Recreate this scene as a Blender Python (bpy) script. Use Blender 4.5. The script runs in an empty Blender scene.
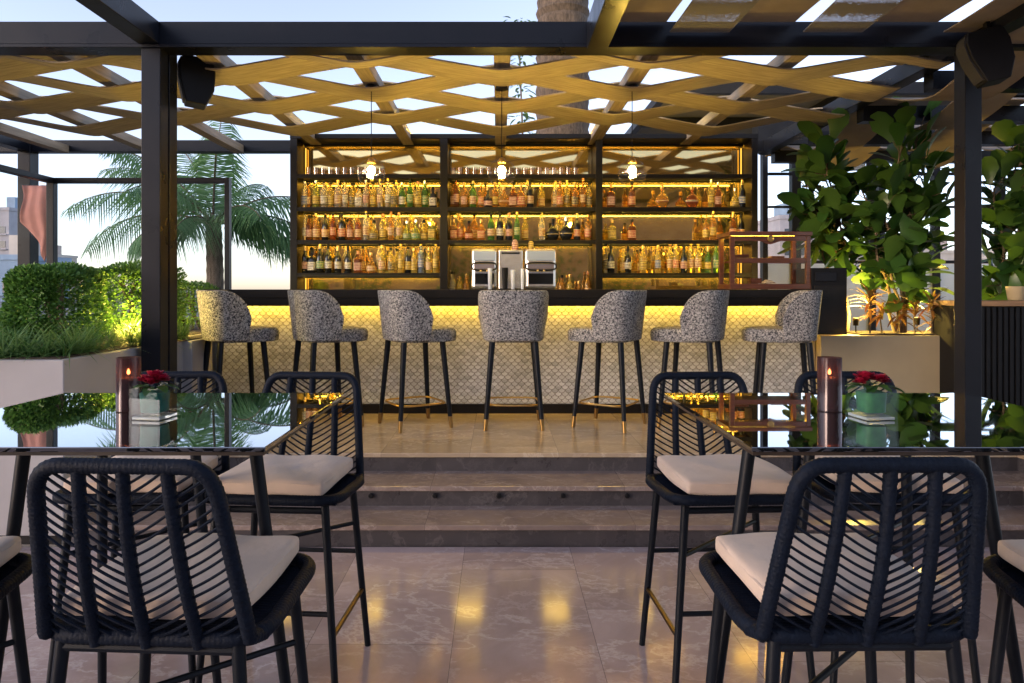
import bpy, math, random
from mathutils import Vector, Matrix, Euler
random.seed(7)
S = bpy.context.scene
COL = S.collection
R = math.radians
PI = math.pi

# ------------------------------------------------------------------ helpers
def lin(r, g, b):
    f = lambda c: (c/255/12.92) if c/255 <= .04045 else ((c/255+.055)/1.055)**2.4
    return (f(r), f(g), f(b))

class MB:
    """collects shapes, builds one mesh object"""
    def __init__(s): s.v = []; s.f = []; s.m = []; s.sm = []
    def add(s, vs, fs, mi=0, smooth=False):
        o = len(s.v); s.v += [tuple(p) for p in vs]
        for f in fs:
            s.f.append([i+o for i in f]); s.m.append(mi); s.sm.append(smooth)
        return s
    def box(s, x0, x1, y0, y1, z0, z1, mi=0):
        vs = [(x0,y0,z0),(x1,y0,z0),(x1,y1,z0),(x0,y1,z0),(x0,y0,z1),(x1,y0,z1),(x1,y1,z1),(x0,y1,z1)]
        return s.add(vs, [(0,3,2,1),(4,5,6,7),(0,1,5,4),(1,2,6,5),(2,3,7,6),(3,0,4,7)], mi)
    def cbox(s, c, d, mi=0):
        return s.box(c[0]-d[0]/2,c[0]+d[0]/2,c[1]-d[1]/2,c[1]+d[1]/2,c[2]-d[2]/2,c[2]+d[2]/2,mi)
    def bar(s, a, b, w, h, mi=0, up=(0,0,1)):
        a=Vector(a); b=Vector(b); d=(b-a).normalized(); u=Vector(up)
        sx=d.cross(u)
        if sx.length<1e-4: sx=Vector((1,0,0))
        sx.normalize(); uz=sx.cross(d).normalized()
        vs=[]
        for p in (a,b):
            for i,j in ((-1,-1),(1,-1),(1,1),(-1,1)):
                vs.append(p+sx*(i*w/2)+uz*(j*h/2))
        return s.add(vs,[(0,1,2,3),(7,6,5,4),(0,4,5,1),(1,5,6,2),(2,6,7,3),(3,7,4,0)],mi)
    def tube(s, pts, r, n=8, closed=False, mi=0, caps=True):
        pts=[Vector(p) for p in pts]; k=len(pts)
        rr = r if isinstance(r,(list,tuple)) else [r]*k
        tang=[]
        for i in range(k):
            if closed: t=pts[(i+1)%k]-pts[i-1]
            else: t=pts[min(i+1,k-1)]-pts[max(i-1,0)]
            tang.append(t.normalized())
        up=Vector((0,0,1)) if abs(tang[0].z)<.9 else Vector((1,0,0))
        nrm=(up-tang[0]*up.dot(tang[0])).normalized()
        vs=[]
        for i in range(k):
            t=tang[i]; nrm=(nrm-t*nrm.dot(t))
            nrm.normalize(); b=t.cross(nrm)
            for j in range(n):
                a=2*PI*j/n
                vs.append(pts[i]+(nrm*math.cos(a)+b*math.sin(a))*rr[i])
        fs=[]
        for i in range(k if closed else k-1):
            i2=(i+1)%k
            for j in range(n):
                j2=(j+1)%n
                fs.append((i*n+j,i*n+j2,i2*n+j2,i2*n+j))
        s.add(vs,fs,mi,True)
        if caps and not closed:
            o=len(s.v)-k*n
            s.f.append([o+j for j in range(n)][::-1]); s.m.append(mi); s.sm.append(False)
            s.f.append([o+(k-1)*n+j for j in range(n)]); s.m.append(mi); s.sm.append(False)
        return s
    def lathe(s, prof, n=16, c=(0,0,0), mi=0, smooth=True, sq=None):
        vs=[];k=len(prof)
        for r,z in prof:
            for j in range(n):
                a=2*PI*(j+.5)/n
                x,y=math.cos(a)*r,math.sin(a)*r
                if sq:   # squarish section
                    q=(abs(math.cos(a))**sq+abs(math.sin(a))**sq)**(-1/sq); x,y=x*q,y*q
                vs.append((c[0]+x,c[1]+y,c[2]+z))
        fs=[]
        for i in range(k-1):
            for j in range(n):
                j2=(j+1)%n
                fs.append((i*n+j,i*n+j2,(i+1)*n+j2,(i+1)*n+j))
        s.add(vs,fs,mi,smooth)
        o=len(s.v)-k*n
        if prof[0][0]>1e-5: s.f.append([o+j for j in range(n)][::-1]); s.m.append(mi); s.sm.append(False)
        if prof[-1][0]>1e-5: s.f.append([o+(k-1)*n+j for j in range(n)]); s.m.append(mi); s.sm.append(False)
        return s
    def prism(s, poly, z0, z1, mi=0, M=None):
        n=len(poly); M=M or Matrix()
        vs=[M@Vector((x,y,z0)) for x,y in poly]+[M@Vector((x,y,z1)) for x,y in poly]
        fs=[tuple(range(n))[::-1],tuple(range(n,2*n))]+[(i,(i+1)%n,n+(i+1)%n,n+i) for i in range(n)]
        return s.add(vs,fs,mi)
    def build(s, name, mats, parent=None, bevel=0, loc=None):
        me=bpy.data.meshes.new(name)
        me.from_pydata(s.v,[],s.f)
        if not isinstance(mats,(list,tuple)): mats=[mats]
        for m in mats: me.materials.append(m)
        me.polygons.foreach_set('material_index',s.m)
        me.polygons.foreach_set('use_smooth',s.sm)
        me.update()
        if any(s.sm) and name not in ('backrest','cushion','salmon_stand_in','foliage','frond','ground_cover','blossom','leaves'): me.set_sharp_from_angle(angle=R(42))
        o=bpy.data.objects.new(name,me); COL.objects.link(o)
        if parent: o.parent=parent
        if loc: o.location=loc
        if bevel:
            b=o.modifiers.new('bevel','BEVEL'); b.width=bevel; b.segments=2; b.limit_method='ANGLE'
            b.harden_normals=False
        return o

def tag(o,label=None,cat=None,group=None,kind=None):
    if label: o['label']=label
    if cat: o['category']=cat
    if group: o['group']=group
    if kind: o['kind']=kind
    return o
def empty(name,loc=(0,0,0),rz=0,**k):
    o=bpy.data.objects.new(name,None); COL.objects.link(o); o.location=loc; o.rotation_euler=(0,0,rz)
    o.empty_display_size=.1
    return tag(o,**k)
def copy_tree(o,parent=None):
    c=o.copy(); COL.objects.link(c)
    if parent: c.parent=parent
    for ch in list(o.children): copy_tree(ch,c)
    return c
ORD=['first','second','third','fourth','fifth','sixth','seventh','eighth','ninth','tenth','eleventh','twelfth','thirteenth','fourteenth','fifteenth','sixteenth','seventeenth','eighteenth','nineteenth','twentieth']

F=683.0; EYE=1.475
def PX(px,Y): return (px-498)/F*Y
def PZ(py,Y): return EYE-(py-290)/F*Y

# ------------------------------------------------------------------ materials
def newmat(name):
    m=bpy.data.materials.new(name); m.use_nodes=True
    nt=m.node_tree; b=nt.nodes['Principled BSDF']
    return m,nt,b
def nd(nt,t,**k):
    n=nt.nodes.new(t)
    for a,v in k.items(): setattr(n,a,v)
    return n
def coords(nt,scale=(1,1,1),src='Object'):
    tc=nd(nt,'ShaderNodeTexCoord'); mp=nd(nt,'ShaderNodeMapping')
    mp.inputs['Scale'].default_value=scale
    nt.links.new(tc.outputs[src],mp.inputs['Vector']); return mp.outputs['Vector']
def mat(name,col,rough=.5,metal=0,var=0,vscale=8,bump=0,bscale=40,stretch=(1,1,1),spec=None,ior=None,trans=0,emit=None,estr=0,sheen=0,rvar=0,coat=0):
    m,nt,b=newmat(name)
    b.inputs['Base Color'].default_value=(*col,1); b.inputs['Roughness'].default_value=rough
    b.inputs['Metallic'].default_value=metal
    if ior: b.inputs['IOR'].default_value=ior
    if spec is not None: b.inputs['Specular IOR Level'].default_value=spec
    if trans: b.inputs['Transmission Weight'].default_value=trans
    if sheen: b.inputs['Sheen Weight'].default_value=sheen
    if coat: b.inputs['Coat Weight'].default_value=coat
    if emit: b.inputs['Emission Color'].default_value=(*emit,1); b.inputs['Emission Strength'].default_value=estr
    if var or rvar:
        v=coords(nt,stretch)
        n=nd(nt,'ShaderNodeTexNoise'); n.inputs['Scale'].default_value=vscale; n.inputs['Detail'].default_value=6
        nt.links.new(v,n.inputs['Vector'])
        if var:
            r=nd(nt,'ShaderNodeMapRange'); r.inputs['From Min'].default_value=.3; r.inputs['From Max'].default_value=.7
            r.inputs['To Min'].default_value=1-var; r.inputs['To Max'].default_value=1+var
            nt.links.new(n.outputs['Fac'],r.inputs['Value'])
            mx=nd(nt,'ShaderNodeMix',data_type='RGBA',blend_type='MULTIPLY'); mx.inputs[0].default_value=1
            mx.inputs[6].default_value=(*col,1); nt.links.new(r.outputs[0],mx.inputs[7])
            nt.links.new(mx.outputs[2],b.inputs['Base Color'])
        if rvar:
            r2=nd(nt,'ShaderNodeMapRange'); r2.inputs['From Min'].default_value=.3; r2.inputs['From Max'].default_value=.7
            r2.inputs['To Min'].default_value=max(.02,rough-rvar); r2.inputs['To Max'].default_value=rough+rvar
            nt.links.new(n.outputs['Fac'],r2.inputs['Value']); nt.links.new(r2.outputs[0],b.inputs['Roughness'])
    if bump:
        v=coords(nt,stretch); n=nd(nt,'ShaderNodeTexNoise'); n.inputs['Scale'].default_value=bscale; n.inputs['Detail'].default_value=4
        nt.links.new(v,n.inputs['Vector'])
        bp=nd(nt,'ShaderNodeBump'); bp.inputs['Strength'].default_value=bump; bp.inputs['Distance'].default_value=.01
        nt.links.new(n.outputs['Fac'],bp.inputs['Height']); nt.links.new(bp.outputs[0],b.inputs['Normal'])
    return m
def emis(name,col,s):
    m,nt,b=newmat(name); nt.nodes.remove(b)
    e=nd(nt,'ShaderNodeEmission'); e.inputs[0].default_value=(*col,1); e.inputs[1].default_value=s
    nt.links.new(e.outputs[0],nt.nodes['Material Output'].inputs[0]); return m
def thinglass(name,tint=(1,1,1),gl=.12,rough=.02,ior=1.5):
    m,nt,b=newmat(name); nt.nodes.remove(b)
    t=nd(nt,'ShaderNodeBsdfTransparent'); t.inputs[0].default_value=(*tint,1)
    g=nd(nt,'ShaderNodeBsdfGlossy'); g.inputs['Roughness'].default_value=rough
    # thin pane: reflectance rises towards grazing on both faces alike
    r0=((ior-1)/(ior+1))**2+gl*.15
    lw=nd(nt,'ShaderNodeLayerWeight'); lw.inputs['Blend'].default_value=.5
    pw=nd(nt,'ShaderNodeMath',operation='POWER'); pw.inputs[1].default_value=4.5; nt.links.new(lw.outputs['Facing'],pw.inputs[0])
    ad=nd(nt,'ShaderNodeMath',operation='MULTIPLY_ADD'); ad.inputs[1].default_value=min(.8,12*r0); ad.inputs[2].default_value=r0
    nt.links.new(pw.outputs[0],ad.inputs[0])
    mx=nd(nt,'ShaderNodeMixShader'); nt.links.new(ad.outputs[0],mx.inputs[0])
    nt.links.new(t.outputs[0],mx.inputs[1]); nt.links.new(g.outputs[0],mx.inputs[2])
    nt.links.new(mx.outputs[0],nt.nodes['Material Output'].inputs[0]); return m

LED=(1.0,.56,.045)
STEEL=mat('dark_steel',(.008,.009,.013),.32,0,var=.2,vscale=3,rvar=.08,bump=.02,bscale=60,spec=.17)
BLACK=mat('matt_black',(.007,.007,.008),.5,var=.2,spec=.18)
BARBLACK=mat('bar_black',(.009,.008,.0075),.4,var=.3,vscale=4,spec=.22)
ROPE=mat('navy_rope',(.0032,.0065,.0145),.6,var=.25,vscale=60,bump=.25,bscale=220,spec=.14)
LEGM=mat('powder_black',(.006,.008,.012),.45,spec=.16,var=.2,vscale=20)
BRASS=mat('brass',(.55,.36,.12),.3,1,var=.15,vscale=20)
CHROME=mat('chrome',(.80,.79,.77),.27,.88,var=.12,vscale=14)
def cushion_mat():
    m=mat('linen',(.56,.435,.34),.85,var=.07,vscale=9,bump=.45,bscale=16,sheen=.2)
    return m
LINEN=cushion_mat()
PLASTER_B=mat('planter_plaster',(.31,.30,.305),.6,var=.07,vscale=2.5,bump=.04,bscale=50)
PLASTER_Y=mat('planter_beige',(.38,.31,.19),.6,var=.08,vscale=2.5,bump=.04,bscale=50)
SOIL=mat('soil',(.045,.03,.02),.95,var=.4,vscale=30,bump=.8,bscale=60)
WOOD=mat('cabinet_wood',(.085,.026,.011),.36,var=.35,vscale=5,stretch=(1,6,14),coat=.3)
STRIP=mat('woven_strip',(.39,.32,.22),.7,var=.28,vscale=6,stretch=(.6,9,4),bump=.12,bscale=30)
RAFTER=mat('rafter',(.28,.22,.15),.6,var=.3,vscale=5,stretch=(8,.7,8))
def clothmat(name,col,tr):
    m=mat(name,col,.85,var=.15,vscale=6,bump=.15,bscale=50); nt=m.node_tree; b=nt.nodes['Principled BSDF']
    t=nd(nt,'ShaderNodeBsdfTranslucent'); t.inputs[0].default_value=(*col,1)
    mx=nd(nt,'ShaderNodeMixShader'); mx.inputs[0].default_value=tr; nt.links.new(b.outputs[0],mx.inputs[1]); nt.links.new(t.outputs[0],mx.inputs[2])
    nt.links.new(mx.outputs[0],nt.nodes['Material Output'].inputs[0]); return m
CLOTH=clothmat('canopy_cloth',(.40,.32,.235),.34)
LEDM=emis('led_strip',(1,.62,.08),22)
FRONTFILL=emis('bottle_fill',(1,.64,.10),15)
LEDTOP=emis('led_top',(1,.52,.06),14)
LEDB=emis('led_bar',(1,.60,.07),10)
BULB=emis('warm_bulb',(1,.66,.12),190)
FLAME=emis('flame',(1,.6,.25),40)
GLOBE=thinglass('globe_glass',(.97,.94,.86),.16,ior=1.45)
PANE=thinglass('pane_glass',(.95,.975,.985),.0,ior=1.10)
CASEG=thinglass('case_glass',(.97,.94,.9),.04,ior=1.2)
TRUNK=mat('palm_bark',(.10,.075,.055),.9,var=.5,vscale=10,stretch=(3,3,.5),bump=.9,bscale=22)
STEM=mat('stem',(.12,.085,.05),.8,var=.4,vscale=30)

def leafmat(name,c1,c2,rough=.45,trans=.3):
    m,nt,b=newmat(name)
    g=nd(nt,'ShaderNodeNewGeometry'); cr=nd(nt,'ShaderNodeValToRGB')
    cr.color_ramp.elements[0].color=(*c1,1); cr.color_ramp.elements[1].color=(*c2,1)
    nt.links.new(g.outputs['Random Per Island'],cr.inputs[0])
    nt.links.new(cr.outputs[0],b.inputs['Base Color']); b.inputs['Roughness'].default_value=rough
    tr=nd(nt,'ShaderNodeBsdfTranslucent'); nt.links.new(cr.outputs[0],tr.inputs[0])
    mx=nd(nt,'ShaderNodeMixShader'); mx.inputs[0].default_value=trans
    nt.links.new(b.outputs[0],mx.inputs[1]); nt.links.new(tr.outputs[0],mx.inputs[2])
    nt.links.new(mx.outputs[0],nt.nodes['Material Output'].inputs[0]); return m
HEDGE=leafmat('hedge_leaf',(.05,.14,.022),(.16,.32,.06))
GRASS=leafmat('grass_blade',(.06,.17,.04),(.24,.38,.13))
PALML=leafmat('palm_leaf',(.07,.17,.055),(.17,.31,.12),.42,.4)
FIGL=leafmat('fig_leaf',(.022,.075,.014),(.085,.17,.026),.33,.35)
CORDY=leafmat('cordyline_leaf',(.16,.03,.02),(.22,.16,.04),.45)
PETAL=leafmat('petal',(.22,.004,.018),(.42,.008,.045),.5,.25)

# marble floor
def marble(name,base,dark,vein,rough,tile=(.6,1.2),off=(-.19,0),vs=1.0,joint=.5,jw=.0028):
    m,nt,b=newmat(name); L=nt.links.new
    v=coords(nt)
    n1=nd(nt,'ShaderNodeTexNoise'); n1.inputs['Scale'].default_value=2.2*vs; n1.inputs['Detail'].default_value=9; n1.inputs['Roughness'].default_value=.62; n1.inputs['Distortion'].default_value=.8
    n2=nd(nt,'ShaderNodeTexNoise'); n2.inputs['Scale'].default_value=.9*vs; n2.inputs['Detail'].default_value=12; n2.inputs['Roughness'].default_value=.62; n2.inputs['Distortion'].default_value=.25
    n3=nd(nt,'ShaderNodeTexNoise'); n3.inputs['Scale'].default_value=2.1*vs; n3.inputs['Detail'].default_value=12; n3.inputs['Roughness'].default_value=.66; n3.inputs['Distortion'].default_value=.2
    # per-tile offset so that tiles differ
    sep=nd(nt,'ShaderNodeSeparateXYZ'); L(v,sep.inputs[0])
    def cell(o,t,ofs):
        a=nd(nt,'ShaderNodeMath',operation='SUBTRACT'); L(o,a.inputs[0]); a.inputs[1].default_value=ofs
        d=nd(nt,'ShaderNodeMath',operation='DIVIDE'); L(a.outputs[0],d.inputs[0]); d.inputs[1].default_value=t
        fl=nd(nt,'ShaderNodeMath',operation='FLOOR'); L(d.outputs[0],fl.inputs[0])
        fr=nd(nt,'ShaderNodeMath',operation='FRACT'); L(d.outputs[0],fr.inputs[0])
        s5=nd(nt,'ShaderNodeMath',operation='SUBTRACT'); s5.inputs[0].default_value=.5; L(fr.outputs[0],s5.inputs[1])
        ab=nd(nt,'ShaderNodeMath',operation='ABSOLUTE'); L(s5.outputs[0],ab.inputs[0])
        gt=nd(nt,'ShaderNodeMath',operation='GREATER_THAN'); L(ab.outputs[0],gt.inputs[0]); gt.inputs[1].default_value=.5-jw/2/t
        return fl.outputs[0],gt.outputs[0]
    cx,jx=cell(sep.outputs[0],tile[0],off[0])
    # stagger rows in y per column
    st=nd(nt,'ShaderNodeMath',operation='MULTIPLY'); L(cx,st.inputs[0]); st.inputs[1].default_value=tile[1]*.37
    ys=nd(nt,'ShaderNodeMath',operation='ADD'); L(sep.outputs[1],ys.inputs[0]); L(st.outputs[0],ys.inputs[1])
    cy,jy=cell(ys.outputs[0],tile[1],off[1])
    cmb=nd(nt,'ShaderNodeCombineXYZ'); L(cx,cmb.inputs[0]); L(cy,cmb.inputs[1])
    wn=nd(nt,'ShaderNodeTexWhiteNoise',noise_dimensions='2D'); L(cmb.outputs[0],wn.inputs['Vector'])
    sc=nd(nt,'ShaderNodeVectorMath',operation='SCALE'); L(wn.outputs['Color'],sc.inputs[0]); sc.inputs['Scale'].default_value=9
    av=nd(nt,'ShaderNodeVectorMath',operation='ADD'); L(v,av.inputs[0]); L(sc.outputs[0],av.inputs[1])
    stq=nd(nt,'ShaderNodeMapping'); stq.inputs['Rotation'].default_value=(0,0,.9); stq.inputs['Scale'].default_value=(1,1.7,1); L(av.outputs[0],stq.inputs['Vector'])
    L(av.outputs[0],n1.inputs['Vector'])
    for n in (n2,n3): L(stq.outputs[0],n.inputs['Vector'])
    cr=nd(nt,'ShaderNodeValToRGB'); e=cr.color_ramp.elements
    e[0].position=.3; e[0].color=(*dark,1); e[1].position=.68; e[1].color=(*base,1); L(n1.outputs['Fac'],cr.inputs[0])
    def veins(n,w,amt):
        s=nd(nt,'ShaderNodeMath',operation='SUBTRACT'); L(n.outputs['Fac'],s.inputs[0]); s.inputs[1].default_value=.5
        a=nd(nt,'ShaderNodeMath',operation='ABSOLUTE'); L(s.outputs[0],a.inputs[0])
        r=nd(nt,'ShaderNodeMapRange'); r.inputs['From Min'].default_value=0; r.inputs['From Max'].default_value=w
        r.inputs['To Min'].default_value=amt; r.inputs['To Max'].default_value=0; L(a.outputs[0],r.inputs['Value']); return r.outputs[0]
    v1=veins(n2,.012,.6); v2=veins(n3,.022,.3)
    mxv=nd(nt,'ShaderNodeMath',operation='MAXIMUM'); L(v1,mxv.inputs[0]); L(v2,mxv.inputs[1])
    mx=nd(nt,'ShaderNodeMix',data_type='RGBA'); L(mxv.outputs[0],mx.inputs[0]); L(cr.outputs[0],mx.inputs[6]); mx.inputs[7].default_value=(*vein,1)
    tv=nd(nt,'ShaderNodeMapRange'); tv.inputs['To Min'].default_value=.86; tv.inputs['To Max'].default_value=1.1; L(wn.outputs['Value'],tv.inputs['Value'])
    mt=nd(nt,'ShaderNodeMix',data_type='RGBA',blend_type='MULTIPLY'); mt.inputs[0].default_value=1; L(mx.outputs[2],mt.inputs[6]); L(tv.outputs[0],mt.inputs[7])
    jm=nd(nt,'ShaderNodeMath',operation='MAXIMUM'); L(jx,jm.inputs[0]); L(jy,jm.inputs[1])
    jmm=nd(nt,'ShaderNodeMath',operation='MULTIPLY'); L(jm.outputs[0],jmm.inputs[0]); jmm.inputs[1].default_value=joint
    mj=nd(nt,'ShaderNodeMix',data_type='RGBA'); L(jmm.outputs[0],mj.inputs[0]); L(mt.outputs[2],mj.inputs[6]); mj.inputs[7].default_value=(.04,.035,.035,1)
    L(mj.outputs[2],b.inputs['Base Color'])
    rr=nd(nt,'ShaderNodeMapRange'); rr.inputs['To Min'].default_value=rough*.75; rr.inputs['To Max'].default_value=rough*1.3; L(n3.outputs['Fac'],rr.inputs['Value'])
    L(rr.outputs[0],b.inputs['Roughness'])
    return m
FLOORM=marble('marble_floor',(.48,.375,.35),(.32,.245,.23),(.64,.56,.53),.12,joint=.55)
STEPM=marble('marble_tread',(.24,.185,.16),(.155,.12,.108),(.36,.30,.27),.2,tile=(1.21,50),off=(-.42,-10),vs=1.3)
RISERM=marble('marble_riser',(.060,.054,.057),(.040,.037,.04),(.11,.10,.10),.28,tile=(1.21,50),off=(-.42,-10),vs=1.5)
BARFLOOR=marble('bar_floor',(.42,.33,.22),(.30,.23,.16),(.55,.46,.35),.16,tile=(.6,.6),off=(-.19,0),vs=1.0)

# fish scale tile front
def scales():
    m,nt,b=newmat('fish_scale_tile'); L=nt.links.new
    v=coords(nt); sep=nd(nt,'ShaderNodeSeparateXYZ'); L(v,sep.inputs[0])
    w=.060; h=w*.5
    def M(op,a,bv=None,c=None):
        n=nd(nt,'ShaderNodeMath',operation=op)
        for i,x in enumerate((a,bv,c)):
            if x is None: continue
            if isinstance(x,(int,float)): n.inputs[i].default_value=x
            else: L(x,n.inputs[i])
        return n.outputs[0]
    rz=M('DIVIDE',sep.outputs[2],h); row=M('FLOOR',rz); fz=M('FRACT',rz)
    odd=M('MULTIPLY',M('MODULO',M('ADD',row,200),2),.5)
    ux=M('ADD',M('DIVIDE',sep.outputs[0],w),odd); fu=M('SUBTRACT',M('FRACT',ux),.5)
    fz1=M('SUBTRACT',1,fz)
    d=M('SQRT',M('ADD',M('POWER',fu,2),M('POWER',M('MULTIPLY',fz1,.5),2)))
    e=M('ABSOLUTE',M('SUBTRACT',d,.475))
    line=M('SUBTRACT',1,M('MINIMUM',M('DIVIDE',e,.055),1))
    inside=M('LESS_THAN',d,.475)
    # id per scale
    cid=nd(nt,'ShaderNodeCombineXYZ'); L(M('FLOOR',ux),cid.inputs[0]); L(M('ADD',row,M('MULTIPLY',M('SUBTRACT',1,inside),.31)),cid.inputs[1])
    wn=nd(nt,'ShaderNodeTexWhiteNoise',noise_dimensions='2D'); L(cid.outputs[0],wn.inputs['Vector'])
    cr=nd(nt,'ShaderNodeValToRGB'); q=cr.color_ramp.elements
    q[0].color=(.46,.47,.46,1); q[1].color=(.70,.71,.70,1); L(wn.outputs['Value'],cr.inputs[0])
    mx=nd(nt,'ShaderNodeMix',data_type='RGBA'); L(line,mx.inputs[0]); L(cr.outputs[0],mx.inputs[6]); mx.inputs[7].default_value=(.10,.075,.04,1)
    L(mx.outputs[2],b.inputs['Base Color'])
    rg=nd(nt,'ShaderNodeMapRange'); rg.inputs['To Min'].default_value=.22; rg.inputs['To Max'].default_value=.5; L(wn.outputs['Value'],rg.inputs['Value']); L(rg.outputs[0],b.inputs['Roughness'])
    bp=nd(nt,'ShaderNodeBump'); bp.inputs['Strength'].default_value=.8; bp.inputs['Distance'].default_value=.006
    hh=M('SUBTRACT',M('MULTIPLY',d,.9),M('MULTIPLY',line,1.1)); L(hh,bp.inputs['Height']); L(bp.outputs[0],b.inputs['Normal'])
    return m
SCALE=scales()

def boucle():
    m,nt,b=newmat('boucle_fabric'); L=nt.links.new
    v=coords(nt)
    n=nd(nt,'ShaderNodeTexNoise'); n.inputs['Scale'].default_value=105; n.inputs['Detail'].default_value=3; n.inputs['Roughness'].default_value=.6; n.inputs['Distortion'].default_value=1.2
    L(v,n.inputs['Vector'])
    cr=nd(nt,'ShaderNodeValToRGB'); e=cr.color_ramp.elements; e[0].position=.45; e[0].color=(.012,.015,.023,1); e[1].position=.56; e[1].color=(.42,.41,.39,1)
    L(n.outputs['Fac'],cr.inputs[0]); L(cr.outputs[0],b.inputs['Base Color']); b.inputs['Roughness'].default_value=.9
    bp=nd(nt,'ShaderNodeBump'); bp.inputs['Strength'].default_value=.5; bp.inputs['Distance'].default_value=.01; L(n.outputs['Fac'],bp.inputs['Height']); L(bp.outputs[0],b.inputs['Normal'])
    return m
BOUCLE=boucle()
def tabletop():
    m,nt,b=newmat('black_glass'); 
    b.inputs['Base Color'].default_value=(.006,.007,.008,1); b.inputs['IOR'].default_value=1.6
    v=coords(nt); n=nd(nt,'ShaderNodeTexNoise'); n.inputs['Scale'].default_value=5; n.inputs['Detail'].default_value=8; nt.links.new(v,n.inputs['Vector'])
    mr_=nd(nt,'ShaderNodeMapRange'); mr_.inputs['From Min'].default_value=.5; mr_.inputs['From Max'].default_value=.75; mr_.inputs['To Min'].default_value=.012; mr_.inputs['To Max'].default_value=.035
    nt.links.new(n.outputs['Fac'],mr_.inputs['Value']); nt.links.new(mr_.outputs[0],b.inputs['Roughness'])
    g=nd(nt,'ShaderNodeBsdfGlossy'); g.inputs[0].default_value=(.92,.93,.94,1); nt.links.new(mr_.outputs[0],g.inputs['Roughness'])
    fr=nd(nt,'ShaderNodeFresnel'); fr.inputs[0].default_value=2.0
    ma=nd(nt,'ShaderNodeMath',operation='MULTIPLY_ADD'); ma.use_clamp=True; ma.inputs[1].default_value=1.55; ma.inputs[2].default_value=.0; nt.links.new(fr.outputs[0],ma.inputs[0])
    mx=nd(nt,'ShaderNodeMixShader'); nt.links.new(ma.outputs[0],mx.inputs[0]); nt.links.new(b.outputs[0],mx.inputs[1]); nt.links.new(g.outputs[0],mx.inputs[2])
    nt.links.new(mx.outputs[0],nt.nodes['Material Output'].inputs[0])
    return m
TOPG=tabletop()
EDGE=mat('table_edge',(.035,.024,.016),.4,var=.3,vscale=30)
MIRROR=mat('bronze_mirror',(.60,.45,.20),.04,.92,var=.10,vscale=3)
def brick():
    m,nt,b=newmat('brick'); L=nt.links.new
    v=coords(nt); sp=nd(nt,'ShaderNodeSeparateXYZ'); L(v,sp.inputs[0]); cb=nd(nt,'ShaderNodeCombineXYZ'); L(sp.outputs[0],cb.inputs[0]); L(sp.outputs[2],cb.inputs[1])
    t=nd(nt,'ShaderNodeTexBrick'); t.inputs['Scale'].default_value=1; t.inputs['Brick Width'].default_value=.24; t.inputs['Row Height'].default_value=.08; t.inputs['Mortar Size'].default_value=.008
    t.inputs['Color1'].default_value=(.30,.13,.08,1); t.inputs['Color2'].default_value=(.42,.24,.16,1); t.inputs['Mortar'].default_value=(.45,.4,.36,1)
    L(cb.outputs[0],t.inputs['Vector']); L(t.outputs['Color'],b.inputs['Base Color']); b.inputs['Roughness'].default_value=.9; return m
BRICK=brick()
def meshmat():
    m,nt,b=newmat('wire_mesh'); L=nt.links.new
    v=coords(nt); 
    vo=nd(nt,'ShaderNodeTexVoronoi',feature='DISTANCE_TO_EDGE'); vo.inputs['Scale'].default_value=110; vo.inputs['Randomness'].default_value=.35; L(v,vo.inputs['Vector'])
    gt=nd(nt,'ShaderNodeMath',operation='GREATER_THAN'); gt.inputs[1].default_value=.24; L(vo.outputs['Distance'],gt.inputs[0])
    b.inputs['Base Color'].default_value=(.25,.24,.23,1); b.inputs['Roughness'].default_value=.9; b.inputs['Specular IOR Level'].default_value=.1
    t=nd(nt,'ShaderNodeBsdfTransparent'); mx=nd(nt,'ShaderNodeMixShader'); L(gt.outputs[0],mx.inputs[0]); L(b.outputs[0],mx.inputs[1]); L(t.outputs[0],mx.inputs[2])
    L(mx.outputs[0],nt.nodes['Material Output'].inputs[0]); return m
MESHM=meshmat()

# ------------------------------------------------------------------ ground, terrace, steps
ZB=.375
GROUND=mat('far_ground',(.16,.15,.14),.9,var=.3,vscale=.3)
o=MB().add([(-3000,-400,-.05),(3000,-400,-.05),(3000,5000,-.05),(-3000,5000,-.05)],[(0,1,2,3)]).build('ground',GROUND); tag(o,kind='structure')
o=MB().box(-9,3.06,-8,3.92,-.04,0).build('terrace_floor',FLOORM); tag(o,kind='structure')
# bar platform with two lower steps, turning the corner on the right
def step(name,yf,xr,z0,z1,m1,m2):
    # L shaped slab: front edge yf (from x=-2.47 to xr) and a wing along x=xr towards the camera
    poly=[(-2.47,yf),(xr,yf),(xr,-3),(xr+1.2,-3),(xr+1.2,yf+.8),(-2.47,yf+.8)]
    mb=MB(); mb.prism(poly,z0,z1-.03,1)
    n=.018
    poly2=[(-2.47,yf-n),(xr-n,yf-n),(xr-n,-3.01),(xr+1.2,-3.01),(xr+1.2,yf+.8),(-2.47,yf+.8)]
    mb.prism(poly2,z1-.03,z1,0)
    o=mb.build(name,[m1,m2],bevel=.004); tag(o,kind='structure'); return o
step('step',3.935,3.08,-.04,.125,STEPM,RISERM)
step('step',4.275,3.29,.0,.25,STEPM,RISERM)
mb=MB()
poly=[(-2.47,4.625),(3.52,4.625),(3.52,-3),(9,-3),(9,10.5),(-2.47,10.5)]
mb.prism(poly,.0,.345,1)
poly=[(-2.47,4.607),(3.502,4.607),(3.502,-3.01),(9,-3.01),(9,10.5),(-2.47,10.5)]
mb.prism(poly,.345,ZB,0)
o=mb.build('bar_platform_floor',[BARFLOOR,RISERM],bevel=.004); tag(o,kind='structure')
# side ground behind the planters on the left
o=MB().box(-9,-2.475,3.93,10.5,-.04,.01).build('side_terrace_floor',GROUND); tag(o,kind='structure')
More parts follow.
